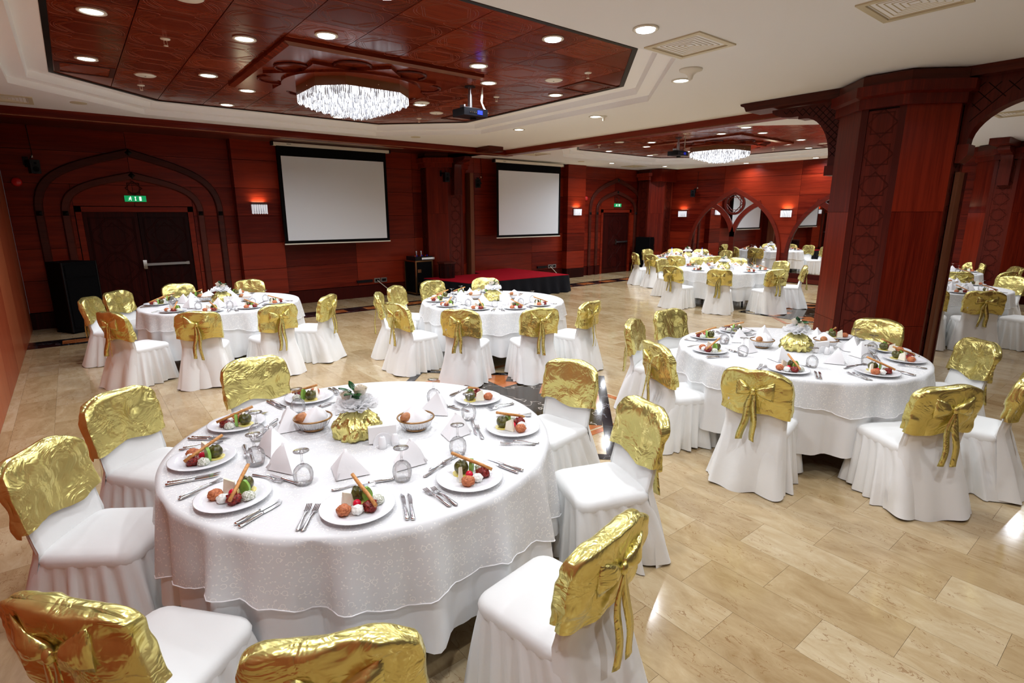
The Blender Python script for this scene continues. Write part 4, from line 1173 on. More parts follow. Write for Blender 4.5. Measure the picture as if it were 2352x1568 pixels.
def chair_meshes(seed):
    rnd = random.Random(seed)
    ms = {}
    # seat pad
    s = MB()
    rings = []
    for z, ins in ((0.405, 0.0), (0.435, -0.004), (0.455, 0.004), (0.467, 0.020), (0.474, 0.06), (0.478, 0.13)):
        rings.append([(x, y, z) for x, y in rrect(0.225 - ins, -0.225 + ins, 0.235 - ins, 0.07 - ins * 0.3, 64)])
    s.loft(rings, cap1=True)
    ms['seat'] = s.mesh('seat', 'chair_cloth', True)
    # pleated skirt to the floor
    n = 128; rings = []
    ph = [rnd.uniform(0, 6.28) for _ in range(4)]
    for k in range(9):
        t = k / 8
        z = 0.425 * (1 - t) + 0.006
        base = rrect(0.223 + 0.045 * t, -0.225 - 0.15 * t ** 0.8, 0.232 + 0.045 * t, 0.07, n)
        cx, cy = 0, (-0.225 - 0.15 * t + 0.232) / 2
        ring_ = []
        for i, (x, y) in enumerate(base):
            a = 2 * pi * i / n
            v = Vector((x - cx, y - cy)).normalized()
            amp = 0.044 * t ** 0.8
            if y < -0.20: amp *= 0.75; fold = sin(7 * a + ph[2]) * 0.8
            else: fold = sin(24 * a + ph[0]) * 0.7 + 0.4 * sin(13 * a + ph[1])
            amp2 = 0.016 * t * sin(3 * a + ph[3])
            d = amp * fold + amp2
            zz = z + (0.012 * t * max(0, sin(5 * a + ph[1])) if k == 8 else 0)
            ring_.append((x + v.x * d, y + v.y * d, zz))
        rings.append(ring_)
    ms['skirt'] = MB().loft(rings).mesh('cover_skirt', 'chair_cloth', True)
    # white back
    rings = []
    for k in range(9):
        z = 0.43 + 0.36 * k / 8
        y = back_y(z)
        w = 0.212 + 0.006 * k / 8
        if k == 8: w -= 0.03
        pts = rrect(w, -0.017, 0.017, 0.015, 40)
        rings.append([(x, y + yy + 0.014 * ((x / 0.2) ** 2 - 0.5), z) for x, yy in pts])
    ms['back'] = MB().loft(rings, cap0=True, cap1=True).mesh('backrest', 'chair_cloth', True)
    # cloth falling from the back to the floor behind
    rows = []
    for k in range(15):
        t = k / 14
        z = 0.66 * (1 - t) + 0.008
        row = []
        for i in range(33):
            u = i / 16 - 1
            low = max(0.0, (0.47 - z) / 0.46)
            hw = 0.218 + 0.055 * low
            y = (back_y(z) - 0.027) if z > 0.45 else (-0.232 - 0.155 * low ** 0.85)
            y += 0.014 * ((u * 1.05) ** 2 - 0.5) * (1 - low)
            wrap = max(0.0, abs(u) - 0.86) / 0.14
            y += (0.040 + 0.09 * low) * wrap ** 1.5
            fold = 0.028 * low * (sin(3.1 * u + ph[0]) + 0.6 * sin(7 * u + ph[1])) * (1 - 0.4 * wrap)
            pull = 0.006 * exp_(-((z - 0.46) / 0.05) ** 2) * sin(9 * u + ph[2])
            row.append((u * hw, y - fold + pull, z + (0.01 * sin(4 * u + ph[3]) if k == 14 else 0)))
        rows.append(row)
    ms['drape'] = MB().loft(rows, close_u=False).mesh('back_drape', 'chair_cloth', True)
    # gold slip cover over the top of the back
    nu, nv = 76, 15
    off = Vector((rnd.uniform(0, 50), rnd.uniform(0, 50), rnd.uniform(0, 50)))
    rings = []
    for v in range(nv + 4):
        t = min(v / nv, 1.0); ex = max(0, v - nv) / 3.0
        ring_ = []
        pts = rrect(1.0, -1.0, 1.0, 0.45, nu)
        for (px, py) in pts:
            zb = 0.580 + 0.016 * sin(4.0 * px + off.x) + (0.02 if py > 0 else 0.0)
            ztop = 0.905 - 0.050 * abs(px) ** 5 + 0.006 * sin(5 * px + off.y)
            z = zb + (ztop - zb) * t
            w = 0.244 + 0.008 * t - 0.02 * (t ** 6)
            th = 0.047 - 0.012 * (t ** 4)
            th *= 1 - 0.75 * ex ** 1.5
            w *= 1 - 0.06 * ex ** 2
            if ex > 0: z += 0.012 * sin(ex * pi / 2)
            x = px * w; y = back_y(z) + py * th + 0.018 * ((x / 0.2) ** 2 - 0.5)
            q = Vector((x * 5.5, y * 5.5, z * 5.5)) + off
            r1 = 1 - abs(noise.noise(q)) * 2
            r2 = 1 - abs(noise.noise(q * 2.3 + Vector((3, 7, 1)))) * 2
            d = (0.016 * (r1 - 0.5) + 0.008 * (r2 - 0.45)) * (1 - ex)
            nn = Vector((px * 0.25, py, 0)).normalized()
            ring_.append((x + nn.x * d, y + nn.y * d, z + 0.004 * noise.noise(q * 1.7)))
        rings.append(ring_)
    ms['gold'] = MB().loft(rings, cap1=True).mesh('gold_cover', 'gold', True)
    # bow
    zc = 0.765; yk = back_y(zc) - 0.064
    for nm, sx in (('bow_l', -1), ('bow_r', 1)):
        rings = []
        L = 0.125 + rnd.uniform(-0.015, 0.015); tilt = rnd.uniform(0.0, 0.025)
        for k in range(9):
            s_ = k / 8
            x = sx * (0.008 + L * s_)
            hh = 0.012 + 0.060 * s_ ** 0.8
            dd = 0.010 + 0.016 * sin(pi * min(s_ * 1.05, 1)) 
            ring_ = []
            for q in range(20):
                a = 2 * pi * q / 20
                pl = 1 + 0.16 * sin(5 * a + k * 0.4 + seed) * s_
                ring_.append((x, yk + 0.010 - dd * cos(a) * pl - 0.010 * sin(pi * s_), zc + hh * sin(a) * pl + tilt * s_ + 0.012 * s_))
            rings.append(ring_)
        ms[nm] = MB().loft(rings, cap0=True, cap1=True).mesh('bow_loop', 'gold', True)
    ms['knot'] = MB().ellipsoid((0, yk - 0.008, zc), 0.020, 0.016, 0.026, 12, 8).mesh('bow_knot', 'gold', True)
    for nm, sx in (('tail_l', -1), ('tail_r', 1)):
        w = rnd.choice((0.020, 0.026, 0.010)); Lr = rnd.uniform(0.34, 0.46); dx = sx * rnd.uniform(0.01, 0.05); tw = rnd.uniform(-0.8, 0.8)
        rings = []
        for k in range(15):
            s_ = k / 14
            z = zc - 0.01 - Lr * s_
            x = sx * 0.010 + dx * s_ + 0.006 * sin(9 * s_ + seed)
            y = yk - 0.004 - 0.024 * s_ + 0.006 * sin(7 * s_ + sx)
            ww = w * min(1, 0.35 + 2.5 * s_); a = tw * s_
            ring_ = []
            for (u, h_) in ((-1, 0), (0, -0.0035), (1, 0), (0, 0.0035)):
                ring_.append((x + u * ww * cos(a), y + u * ww * sin(a) + h_, z))
            rings.append(ring_)
        ms[nm] = MB().loft(rings, cap0=True, cap1=True).mesh('ribbon_tail', 'gold', True)
    return ms
CH = []
for sd in (1, 5, 9, 14):
    ms = chair_meshes(sd)
    r = tag(link('banquet_chair', None), 'x', 'chair', 'covered banquet chairs')
    link('seat', ms['seat'], r); link('cover_skirt', ms['skirt'], r); link('backrest', ms['back'], r); link('back_drape', ms['drape'], r)
    gc = link('gold_cover', ms['gold'], r); gc['label'] = 'crinkled gold slip cover with bow'
    for k, nm in (('bow_l', 'bow_loop'), ('bow_r', 'bow_loop'), ('knot', 'bow_knot'), ('tail_l', 'ribbon_tail'), ('tail_r', 'ribbon_tail')):
        link(nm, ms[k], gc)
    CH.append(r)

# ================================================================== TABLE THINGS (prototypes)
ZT = 0.775               # top of the cloth
RT = 1.02
def fold_fn(seed):
    rnd = random.Random(seed)
    ph = [rnd.uniform(0, 6.28) for _ in range(5)]
    def f(a): return 0.70 * sin(21 * a + ph[0] + 1.6 * sin(2 * a + ph[3])) + 0.30 * sin(37 * a + ph[1]) + 0.45 * sin(8 * a + ph[2] + sin(3 * a))
    return f
def fold_r(t, v): return 0.034 * t + 0.060 * (t ** 0.7) * (v - 0.4) + 0.012 * t ** 0.5
def under_cloth(seed):
    f = fold_fn(seed); n = 240; rings = []
    for r in (0.02, 0.5, 0.9, RT - 0.02): rings.append([(r*cos(2*pi*i/n), r*sin(2*pi*i/n), ZT - 0.004) for i in range(n)])
    for k in range(14):
        t = k / 13
        z = ZT - 0.012 - 0.565 * t
        rings.append([((RT + 0.004 + fold_r(t, f(2*pi*i/n))) * cos(2*pi*i/n), (RT + 0.004 + fold_r(t, f(2*pi*i/n))) * sin(2*pi*i/n), z + (0.012*sin(9*2*pi*i/n) if k == 13 else 0)) for i in range(n)])
    return MB().loft(rings, cap0=True).mesh('table_cloth', 'table_cloth', True)
def overlay(seed, drop=0.30):
    f = fold_fn(seed); n = 240; rings = []; uvs = []
    rnd = random.Random(seed + 99); p1, p2 = rnd.uniform(0, 6), rnd.uniform(0, 6)
    for r in (0.02, 0.35, 0.7, RT - 0.015):
        rings.append([(r*cos(2*pi*i/n), r*sin(2*pi*i/n), ZT) for i in range(n)])
        uvs += [(r*cos(2*pi*i/n), r*sin(2*pi*i/n)) for i in range(n)]
    for k in range(11):
        t = k / 10
        ring_ = []
        for i in range(n):
            a = 2*pi*i/n
            d = drop * (1 + 0.20*sin(2*a + p1) + 0.10*sin(5*a + p2)) + 0.022*abs(sin(10.5*a + p2)) + 0.006*abs(sin(44*a))
            td = t * d / 0.565
            rr = RT + 0.010 + fold_r(td, f(a)) + 0.016*t
            ring_.append((rr*cos(a), rr*sin(a), ZT - 0.004 - t*d))
            uvs.append((a*RT, 2.0 + t*d))
        rings.append(ring_)
    mb = MB().loft(rings, cap0=True); mb.uv = uvs
    return mb.mesh('lace_overlay', 'lace', True), MB().tube(rings[-1], 0.0032, 5, True).mesh('scalloped_hem', 'napkin_cloth', True)
def table_base():
    r = tag(link('banquet_table', None), 'x', 'table', 'round banquet tables')
    MB().lathe([(0.0, ZT-0.035), (RT-0.01, ZT-0.035), (RT-0.01, ZT-0.010), (0.0, ZT-0.010)], 64).build('table_top', 'wood_dark', r)
    for sx in (-1, 1):
        for sy in (-1, 1):
            MB().tube([(sx*0.55, sy*0.42, ZT-0.035), (sx*0.58, sy*0.44, 0.30), (sx*0.60, sy*0.46, 0.0)], 0.018, 8).build('table_leg', 'black_plastic', r)
        MB().tube([(sx*0.58, -0.44, 0.28), (sx*0.58, 0.44, 0.28)], 0.012, 6).build('leg_brace', 'black_plastic', r)
    return r
TB = table_base()
CLOTH = [under_cloth(s) for s in (3, 11)]
OVER = [overlay(3, 0.34), overlay(11, 0.21)]
def proto(name, cat, grp): return tag(link(name, None), 'x', cat, grp)
def one(name, mb, m, cat, grp, smooth=True, angle=None):
    o = mb.build(name, m, None, smooth, angle); tag(o, 'x', cat, grp); return o
P = {}
P['plate'] = proto('dinner_plate', 'plate', 'white dinner plates')
MB().lathe([(0.0, 0.004), (0.09, 0.004), (0.100, 0.009), (0.108, 0.014), (0.155, 0.021), (0.158, 0.024), (0.155, 0.025), (0.107, 0.018), (0.098, 0.012), (0.0, 0.009)], 48).build('plate_body', 'porcelain', P['plate'], True)
MB().lathe([(0.075, 0.0), (0.085, 0.0), (0.088, 0.006), (0.072, 0.006)], 32).build('foot_ring', 'porcelain', P['plate'], True)
P['glass'] = proto('wine_glass', 'glass', 'upturned wine glasses')
bowl = MB().lathe([(0.036, 0.0), (0.043, 0.022), (0.046, 0.048), (0.041, 0.072), (0.026, 0.090), (0.010, 0.098), (0.0, 0.0985)], 24)
bowl.build('bowl', 'glass', P['glass'], True)
MB().lathe([(0.010, 0.098), (0.0055, 0.108), (0.0045, 0.135), (0.007, 0.152), (0.012, 0.157)], 12).build('stem', 'glass', P['glass'], True)
MB().lathe([(0.0, 0.157), (0.012, 0.157), (0.036, 0.162), (0.036, 0.1645), (0.0, 0.166)], 24).build('foot', 'glass', P['glass'], True)
def flat_poly(mb, pts, z0, z1): mb.loft([[(x, y, z0) for x, y in pts], [(x, y, z1) for x, y in pts]], cap0=True, cap1=True)
def fork():
    r = proto('fork', 'fork', 'dinner forks')
    h = MB(); rings = []
    for y, w, z in ((-0.10, 0.006, 0.005), (-0.09, 0.011, 0.005), (-0.05, 0.008, 0.007), (0.0, 0.0045, 0.011), (0.03, 0.006, 0.010), (0.045, 0.012, 0.007)):
        rings.append([(-w, y, z), (0, y, z + 0.003), (w, y, z), (0, y, z - 0.003)])
    h.loft(rings, cap0=True, cap1=True).build('fork_handle', 'steel', r, True)
    for k in range(4):
        x = -0.0098 + k * 0.0065
        MB().loft([[(x - 0.0018 + dx, y, z + dz) for dx, dz in ((0, 0), (0.0036, 0), (0.0036, 0.0025), (0, 0.0025))] for y, z in ((0.044, 0.005), (0.065, 0.004), (0.095, 0.010))], cap0=True, cap1=True).build('fork_tine', 'steel', r)
    return r
def knife():
    r = proto('knife', 'knife', 'dinner knives')
    rings = []
    for y, w in ((-0.11, 0.007), (-0.10, 0.010), (-0.05, 0.009), (0.0, 0.0075), (0.01, 0.006)):
        rings.append([(w*cos(a), y, 0.007 + 0.006*sin(a)) for a in [2*pi*q/8 for q in range(8)]])
    MB().loft(rings, cap0=True, cap1=True).build('knife_handle', 'steel', r, True)
    mb = MB(); flat_poly(mb, [(-0.006, 0.008), (0.007, 0.008), (0.010, 0.05), (0.009, 0.09), (-0.004, 0.115), (-0.007, 0.10)], 0.004, 0.0065)
    mb.build('knife_blade', 'steel', r)
    return r
P['fork'] = fork(); P['knife'] = knife()
# napkin folded to a standing tent
def napkin():
    r = proto('folded_napkin', 'napkin', 'folded white napkins')
    w, d, h = 0.115, 0.095, 0.125
    lf = MB(); rings = []
    n = 12
    for s in range(7):
        t = s / 6
        ring_ = []
        for i in range(n + 1):
            u = i / n * 2 - 1
            y = -d * (1 - abs(u)) * (1 - t) * 1.2 + d * 0.3 * (1 - t)
            x = u * w * (1 - t) * (1.0)
            z = 0.004 + h * t + 0.012 * (1 - t) * t * 4 * (1 - u * u)
            ring_.append((x, y - 0.01 * sin(pi * t) * (1 - abs(u)), z))
        rings.append(ring_)
    lf.loft(rings, close_u=False)
    # back leaf
    lf.add([(-w, d*0.3, 0.004), (w, d*0.3, 0.004), (0, 0.0, h + 0.004), (0, d*0.95, 0.004)], [(0, 2, 3), (3, 2, 1), (0, 3, 1)])
    lf.build('napkin_body', 'napkin_cloth', r, True, 50)
    fd = MB().tube([(0.0, -d*0.9, 0.012), (0.003, -d*0.55, 0.045), (0.002, -d*0.18, 0.085), (0, 0, h + 0.005)], 0.008, 8)
    fd.build('front_fold', 'napkin_cloth', r, True)
    return r
P['napkin'] = napkin()
def blob(name, r, m, cat, grp, rough=0.12, seed=0, sz=0.74, fr=45):
    o = Vector((seed * 3.1, seed * 1.7, 0))
    def fn(d): return 1 + rough * noise.noise(d * 2.2 + o) + rough * 0.8 * noise.noise(d * 5.5 + o)
    return one(name, MB().ellipsoid((0, 0, r * sz * 0.9), r, r, r * sz, 22, 14, fn=fn), m, cat, grp)
P['orange'] = blob('orange_cheese_ball', 0.031, 'orange_paste', 'cheese ball', 'orange cheese balls', 0.18, 1)
P['white'] = blob('white_cheese_ball', 0.026, 'white_paste', 'cheese ball', 'white cheese balls', 0.16, 2)
P['red'] = blob('red_pepper_paste', 0.030, 'red_paste', 'pepper paste', 'mounds of red pepper paste', 0.40, 3)
P['herb'] = blob('herbed_cheese_ball', 0.028, 'herb_paste', 'cheese ball', 'herb-speckled cheese balls', 0.14, 4)
P['radish'] = one('radish', MB().ellipsoid((0, 0, 0.018), 0.018, 0.018, 0.018, 16, 10), 'radish', 'radish', 'small red radishes')
cw = MB(); flat_poly(cw, [(-0.030, 0.0), (0.030, 0.0), (0.024, 0.060), (0.012, 0.075)], -0.009, 0.009)
P['cheese'] = one('cheese_wedge', MB().add([(x, y_, z) for x, z, y_ in []], []).loft([[(-0.030, -0.010, 0.001), (0.028, -0.010, 0.001), (0.020, -0.008, 0.052), (-0.020, -0.006, 0.075)], [(-0.030, 0.010, 0.001), (0.028, 0.010, 0.001), (0.020, 0.008, 0.052), (-0.020, 0.006, 0.075)]], cap0=True, cap1=True), 'cheese', 'cheese', 'white cheese wedges', False)
P['cucumber'] = one('cucumber_slice', MB().loft([[(0.022*cos(a)*(1-0.25*max(0, sin(a))), yy, 0.038 + 0.037*sin(a)) for a in [2*pi*q/20 for q in range(20)]] for yy in (-0.007, 0.007)], cap0=True, cap1=True), 'cucumber', 'cucumber', 'green cucumber slices', True, 40)
P['artichoke'] = proto('stuffed_artichoke', 'stuffed artichoke', 'stuffed artichokes on lemon')
MB().ellipsoid((0, 0, 0.034), 0.035, 0.035, 0.033, 24, 12, fn=lambda d: 1 + 0.10 * cos(5 * atan2(d.y, d.x)) * (0.3 + max(d.z, 0)) - (0.25 if d.z > 0.96 else 0)).build('artichoke_body', 'artichoke', P['artichoke'], True)
MB().lathe([(0.0, 0.0), (0.042, 0.0), (0.043, 0.003), (0.0, 0.005)], 24).build('lemon_slice', 'lemon', P['artichoke'])
P['stick'] = one('breadstick', MB().tube([(0, -0.105, 0), (0.002, -0.03, 0.001), (-0.001, 0.04, 0.0), (0, 0.105, 0)], 0.0080, 10), 'breadstick', 'breadstick', 'breadsticks')
# bread basket
def basket():
    r = proto('bread_basket', 'basket', 'wire bread baskets')
    MB().tube([(0.055*cos(a), 0.055*sin(a), 0.008) for a in [2*pi*q/24 for q in range(24)]], 0.006, 6, True).build('base_ring', 'brass', r, True)
    MB().tube([(0.105*cos(a), 0.105*sin(a), 0.075) for a in [2*pi*q/32 for q in range(32)]], 0.0055, 6, True).build('rim', 'brass', r, True)
    wm = MB()
    for q in range(36):
        a = 2*pi*q/36
        wm.tube([(0.055*cos(a), 0.055*sin(a), 0.01), (0.085*cos(a), 0.085*sin(a), 0.028), (0.105*cos(a), 0.105*sin(a), 0.073)], 0.0013, 4)
    o = wm.build('wire_cage', 'steel', r); o['kind'] = 'stuff'
    MB().lathe([(0.0, 0.012), (0.054, 0.012), (0.054, 0.016), (0.0, 0.016)], 24).build('base_plate', 'steel', r)
    return r
P['basket'] = basket()
def cloth_lump():
    o = Vector((4.2, 1.1, 0))
    rings = []
    for j in range(13):
        t = j / 12
        ring_ = []
        for i in range(36):
            a = 2*pi*i/36
            rr = 0.082 * (1 - t**1.5) * (1 + 0.10*sin(5*a + 2*t) ) + 0.002
            z = 0.055 + 0.085 * t**0.8 + 0.012 * noise.noise(Vector((cos(a)*2, sin(a)*2, t*2)) + o) * (1-t)
            ring_.append((rr*cos(a) + 0.02*t, rr*sin(a) - 0.012*t, z))
        rings.append(ring_)
    rings.insert(0, [(0.07*cos(2*pi*i/36), 0.07*sin(2*pi*i/36), 0.025) for i in range(36)])
    return MB().loft(rings, cap0=True, cap1=True)
P['lump'] = one('basket_napkin', cloth_lump(), 'napkin_cloth', 'napkin', 'napkins over bread baskets')
P['roll'] = one('bread_roll', MB().ellipsoid((0, 0, 0.0), 0.042, 0.030, 0.028, 16, 10, fn=lambda d: 1 + 0.05 * noise.noise(d * 2)), 'bread', 'bread roll', 'bread rolls')
# centrepiece
def centrepiece():
    r = proto('floral_centrepiece', 'centrepiece', 'gold wrapped floral centrepieces')
    o = Vector((9, 2, 5)); rings = []
    for j in range(17):
        t = j / 16
        ring_ = []
        for i in range(64):
            a = 2*pi*i/64
            rr = 0.075 + 0.055 * sin(pi * min(1, 0.25 + 0.75 * t)) - 0.05 * t**2
            q = Vector((cos(a)*2.4, sin(a)*2.4, t*1.6)) + o
            d = 0.034 * (0.6 - 2*abs(noise.noise(q))) + 0.020 * (0.5 - 2*abs(noise.noise(q*2.1))) + 0.006 * sin(17*a + 3*sin(2*a)) * t
            ring_.append(((rr + d*0.9)*cos(a), (rr + d*0.9)*sin(a), 0.001 + 0.165*t))
        rings.append(ring_)
    MB().loft(rings, cap0=True, cap1=True).build('gold_wrap', 'gold', r, True)
    # tulle ruff of many gathered petals
    tl = MB(); rnd = random.Random(4)
    for q in range(54):
        a = q * 2.399; el = -0.1 + 1.1 * (q / 54.0); L = rnd.uniform(0.085, 0.125) * (1.0 - 0.35 * q / 54.0)
        M = Matrix.Translation((0.02*cos(a), 0.02*sin(a), 0.165)) @ Matrix.Rotation(a, 4, 'Z') @ Matrix.Rotation(-el, 4, 'Y')
        w = rnd.uniform(0.028, 0.042); rows = []
        for k in range(6):
            s = k / 5
            rows.append([(L*s, u*w*(0.3+s), 0.010*sin(4*u + 5*s + q) * s + 0.012*s*s) for u in (-1, -0.5, 0, 0.5, 1)])
        tl.loft(rows, close_u=False, M=M)
    ob = tl.build('tulle_ruff', 'tulle', r, True); ob['kind'] = 'stuff'
    for (x, y, z, s) in ((0.030, 0.0, 0.262, 0.048), (-0.050, 0.01, 0.245, 0.036)):
        rs = MB()
        for lay in range(4):
            k = 5
            for q in range(k):
                a = 2*pi*q/k + lay*0.6
                rr = s * (0.25 + 0.22*lay); hh = s * (1.25 - 0.14*lay)
                rows = []
                for i in range(5):
                    u = (i/4 - 0.5) * 1.5
                    rows.append([(rr*cos(a+u)*(0.6+0.4*t) , rr*sin(a+u)*(0.6+0.4*t), -s*0.6 + hh*t - 0.1*s*abs(u)*t) for t in (0.0, 0.35, 0.7, 1.0)])
                rs.loft(rows, close_u=False, M=Matrix.Translation((x, y, z)))
        rs.ellipsoid((x, y, z-0.01), s*0.45, s*0.45, s*0.55, 8, 6)
        rs.build('rose', 'rose_petal', r, True)
    for (a, L, el) in ((2.6, 0.075, 0.35), (3.6, 0.07, 0.15), (2.0, 0.06, 1.0), (0.2, 0.06, 0.2), (4.6, 0.075, 0.1)):
        M = Matrix.Translation((0.0, 0.0, 0.245)) @ Matrix.Rotation(a, 4, 'Z') @ Matrix.Rotation(-el, 4, 'Y')
        rows = []
        for k in range(7):
            s = k / 6; w = 0.022 * sin(pi * (0.06 + 0.92*s))
            rows.append([(0.02 + L*s, -w, 0.006), (0.02 + L*s, 0, -0.002), (0.02 + L*s, w, 0.006)])
        MB().loft(rows, close_u=False, M=M).build('leaf', 'leaf_green', r, True)
    MB().lathe([(0.03, 0.15), (0.02, 0.24)], 10).build('stems', 'leaf_green', r)
    return r
P['centre'] = centrepiece()
def holder():
    r = proto('napkin_holder', 'napkin holder', 'white napkin holders')
    for y in (-0.022, 0.022):
        pts = [(0.055*cos(a), 0.005 + 0.062*sin(a)) for a in [pi*q/12 for q in range(13)]]
        MB().loft([[(x, y-0.004, z) for x, z in pts], [(x, y+0.004, z) for x, z in pts]], cap0=True, cap1=True).build('side_plate', 'ceramic', r)
    MB().box(-0.055, 0.055, -0.026, 0.026, 0.0, 0.006).build('base', 'ceramic', r)
    return r
P['holder'] = holder()
P['papers'] = one('paper_napkins', MB().box(-0.075, 0.075, -0.016, 0.016, 0.007, 0.100), 'paper', 'paper napkins', 'stacks of paper napkins', False)
def shaker(nm):
    r = proto(nm, 'shaker', 'white salt and pepper shakers')
    MB().lathe([(0.0, 0.0), (0.023, 0.0), (0.021, 0.03), (0.016, 0.060), (0.010, 0.066), (0.0, 0.067)], 18).build('shaker_body', 'ceramic', r, True)
    MB().lathe([(0.007, 0.0665), (0.0, 0.068)], 8).build('shaker_holes', 'grey_metal', r)
    return r
P['salt'] = shaker('salt_shaker'); P['pepper'] = shaker('pepper_shaker')
def bottle():
    r = proto('water_bottle', 'bottle', 'wrapped water bottles')
    MB().lathe([(0.0, 0.0), (0.036, 0.0), (0.038, 0.12), (0.034, 0.17), (0.014, 0.23), (0.012, 0.26), (0.0, 0.26)], 20).build('bottle_body', 'bottle_white', r, True)
    MB().lathe([(0.014, 0.25), (0.014, 0.275), (0.0, 0.277)], 14).build('bottle_cap', 'cap_blue', r)
    return r
P['bottle'] = bottle()

# ================================================================== LAY THE TABLES
TABLES = {
 # name: (centre, phrase, [(angle deg, back radius, facing tweak)], variant, detail)
 'T1': ((1.16, 2.78), 'the foreground table', None, 0, 2),
 'T2': ((5.10, 2.18), 'the column-side table', None, 1, 2),
 'T3': ((1.55, 8.65), 'the double-door table', [102, 64, 136, 158, 216, 250, 282, 312], 1, 2),
 'T4': ((4.70, 6.35), 'the stage-side table', [92, 58, 122, 150, 184, 220, 254, 284], 1, 2),
 'T5': ((11.60, 6.75), 'the nearer far-hall table', [208, 250, 294, 338, 52, 170, 20, 95], 1, 1),
 'T6': ((14.10, 9.40), 'the far corner table', [152, 82, 178, 204, 48, 20, 350, 240], 1, 1),
 'T7': ((11.55, 2.75), 'the right-hand rear table', [216, 332, 250, 12, 60, 192], 1, 1),
 'T8': ((14.60, 3.75), 'the rearmost right table', [340, 215, 250, 20, 300], 1, 1),
}
# foreground and column tables: (back-top x, y, facing deg)
EXPL = {
 'T1': [(-0.30, 3.33, -36), (0.05, 4.12, -52), (0.95, 4.46, -83), (2.86, 2.82, 187), (2.52, 1.87, 160), (1.37, 1.12, 98), (0.375, 1.245, 63), (-0.20, 1.88, 40)],
 'T2': [(4.50, 3.62, -68), (5.34, 3.76, -100), (3.80, 2.80, -25), (3.68, 1.82, 12), (6.58, 1.97, 172), (6.13, 1.04, 135), (4.32, 0.83, 58), (5.146, 0.58, 95)],
}
PLATES = {'T1': [166, -158, -117, -80, -34, 6, 94, 132], 'T2': [105, 69, 147, -159, -112, -68, -44, -2]}
VIEW = pi / 2 - YAW
SECT = ['far side', 'far-left', 'left', 'near-left', 'near', 'near-right', 'right', 'far-right']
def seat_names(angles):
    n = len(angles)
    rel = [(a - VIEW) % (2 * pi) for a in angles]
    order = sorted(range(n), key=lambda i: rel[i])
    names = [''] * n
    if n == 8:
        best = None
        for off in range(8):
            e = sum(min(abs(rel[i] - pi/4*((k+off) % 8)), 2*pi - abs(rel[i] - pi/4*((k+off) % 8))) for k, i in enumerate(order))
            if best is None or e < best[0]: best = (e, off)
        for k, i in enumerate(order): names[i] = SECT[(k + best[1]) % 8]
    else:
        usedn = set()
        for i in order:
            k = int(round(rel[i] / (pi/4))) % 8
            while k in usedn: k = (k + 1) % 8
            usedn.add(k); names[i] = SECT[k]
    return names
rndT = random.Random(21)
def put(key, loc, rz, label): return place(P[key], USED, loc, rz, label)
ci = 0
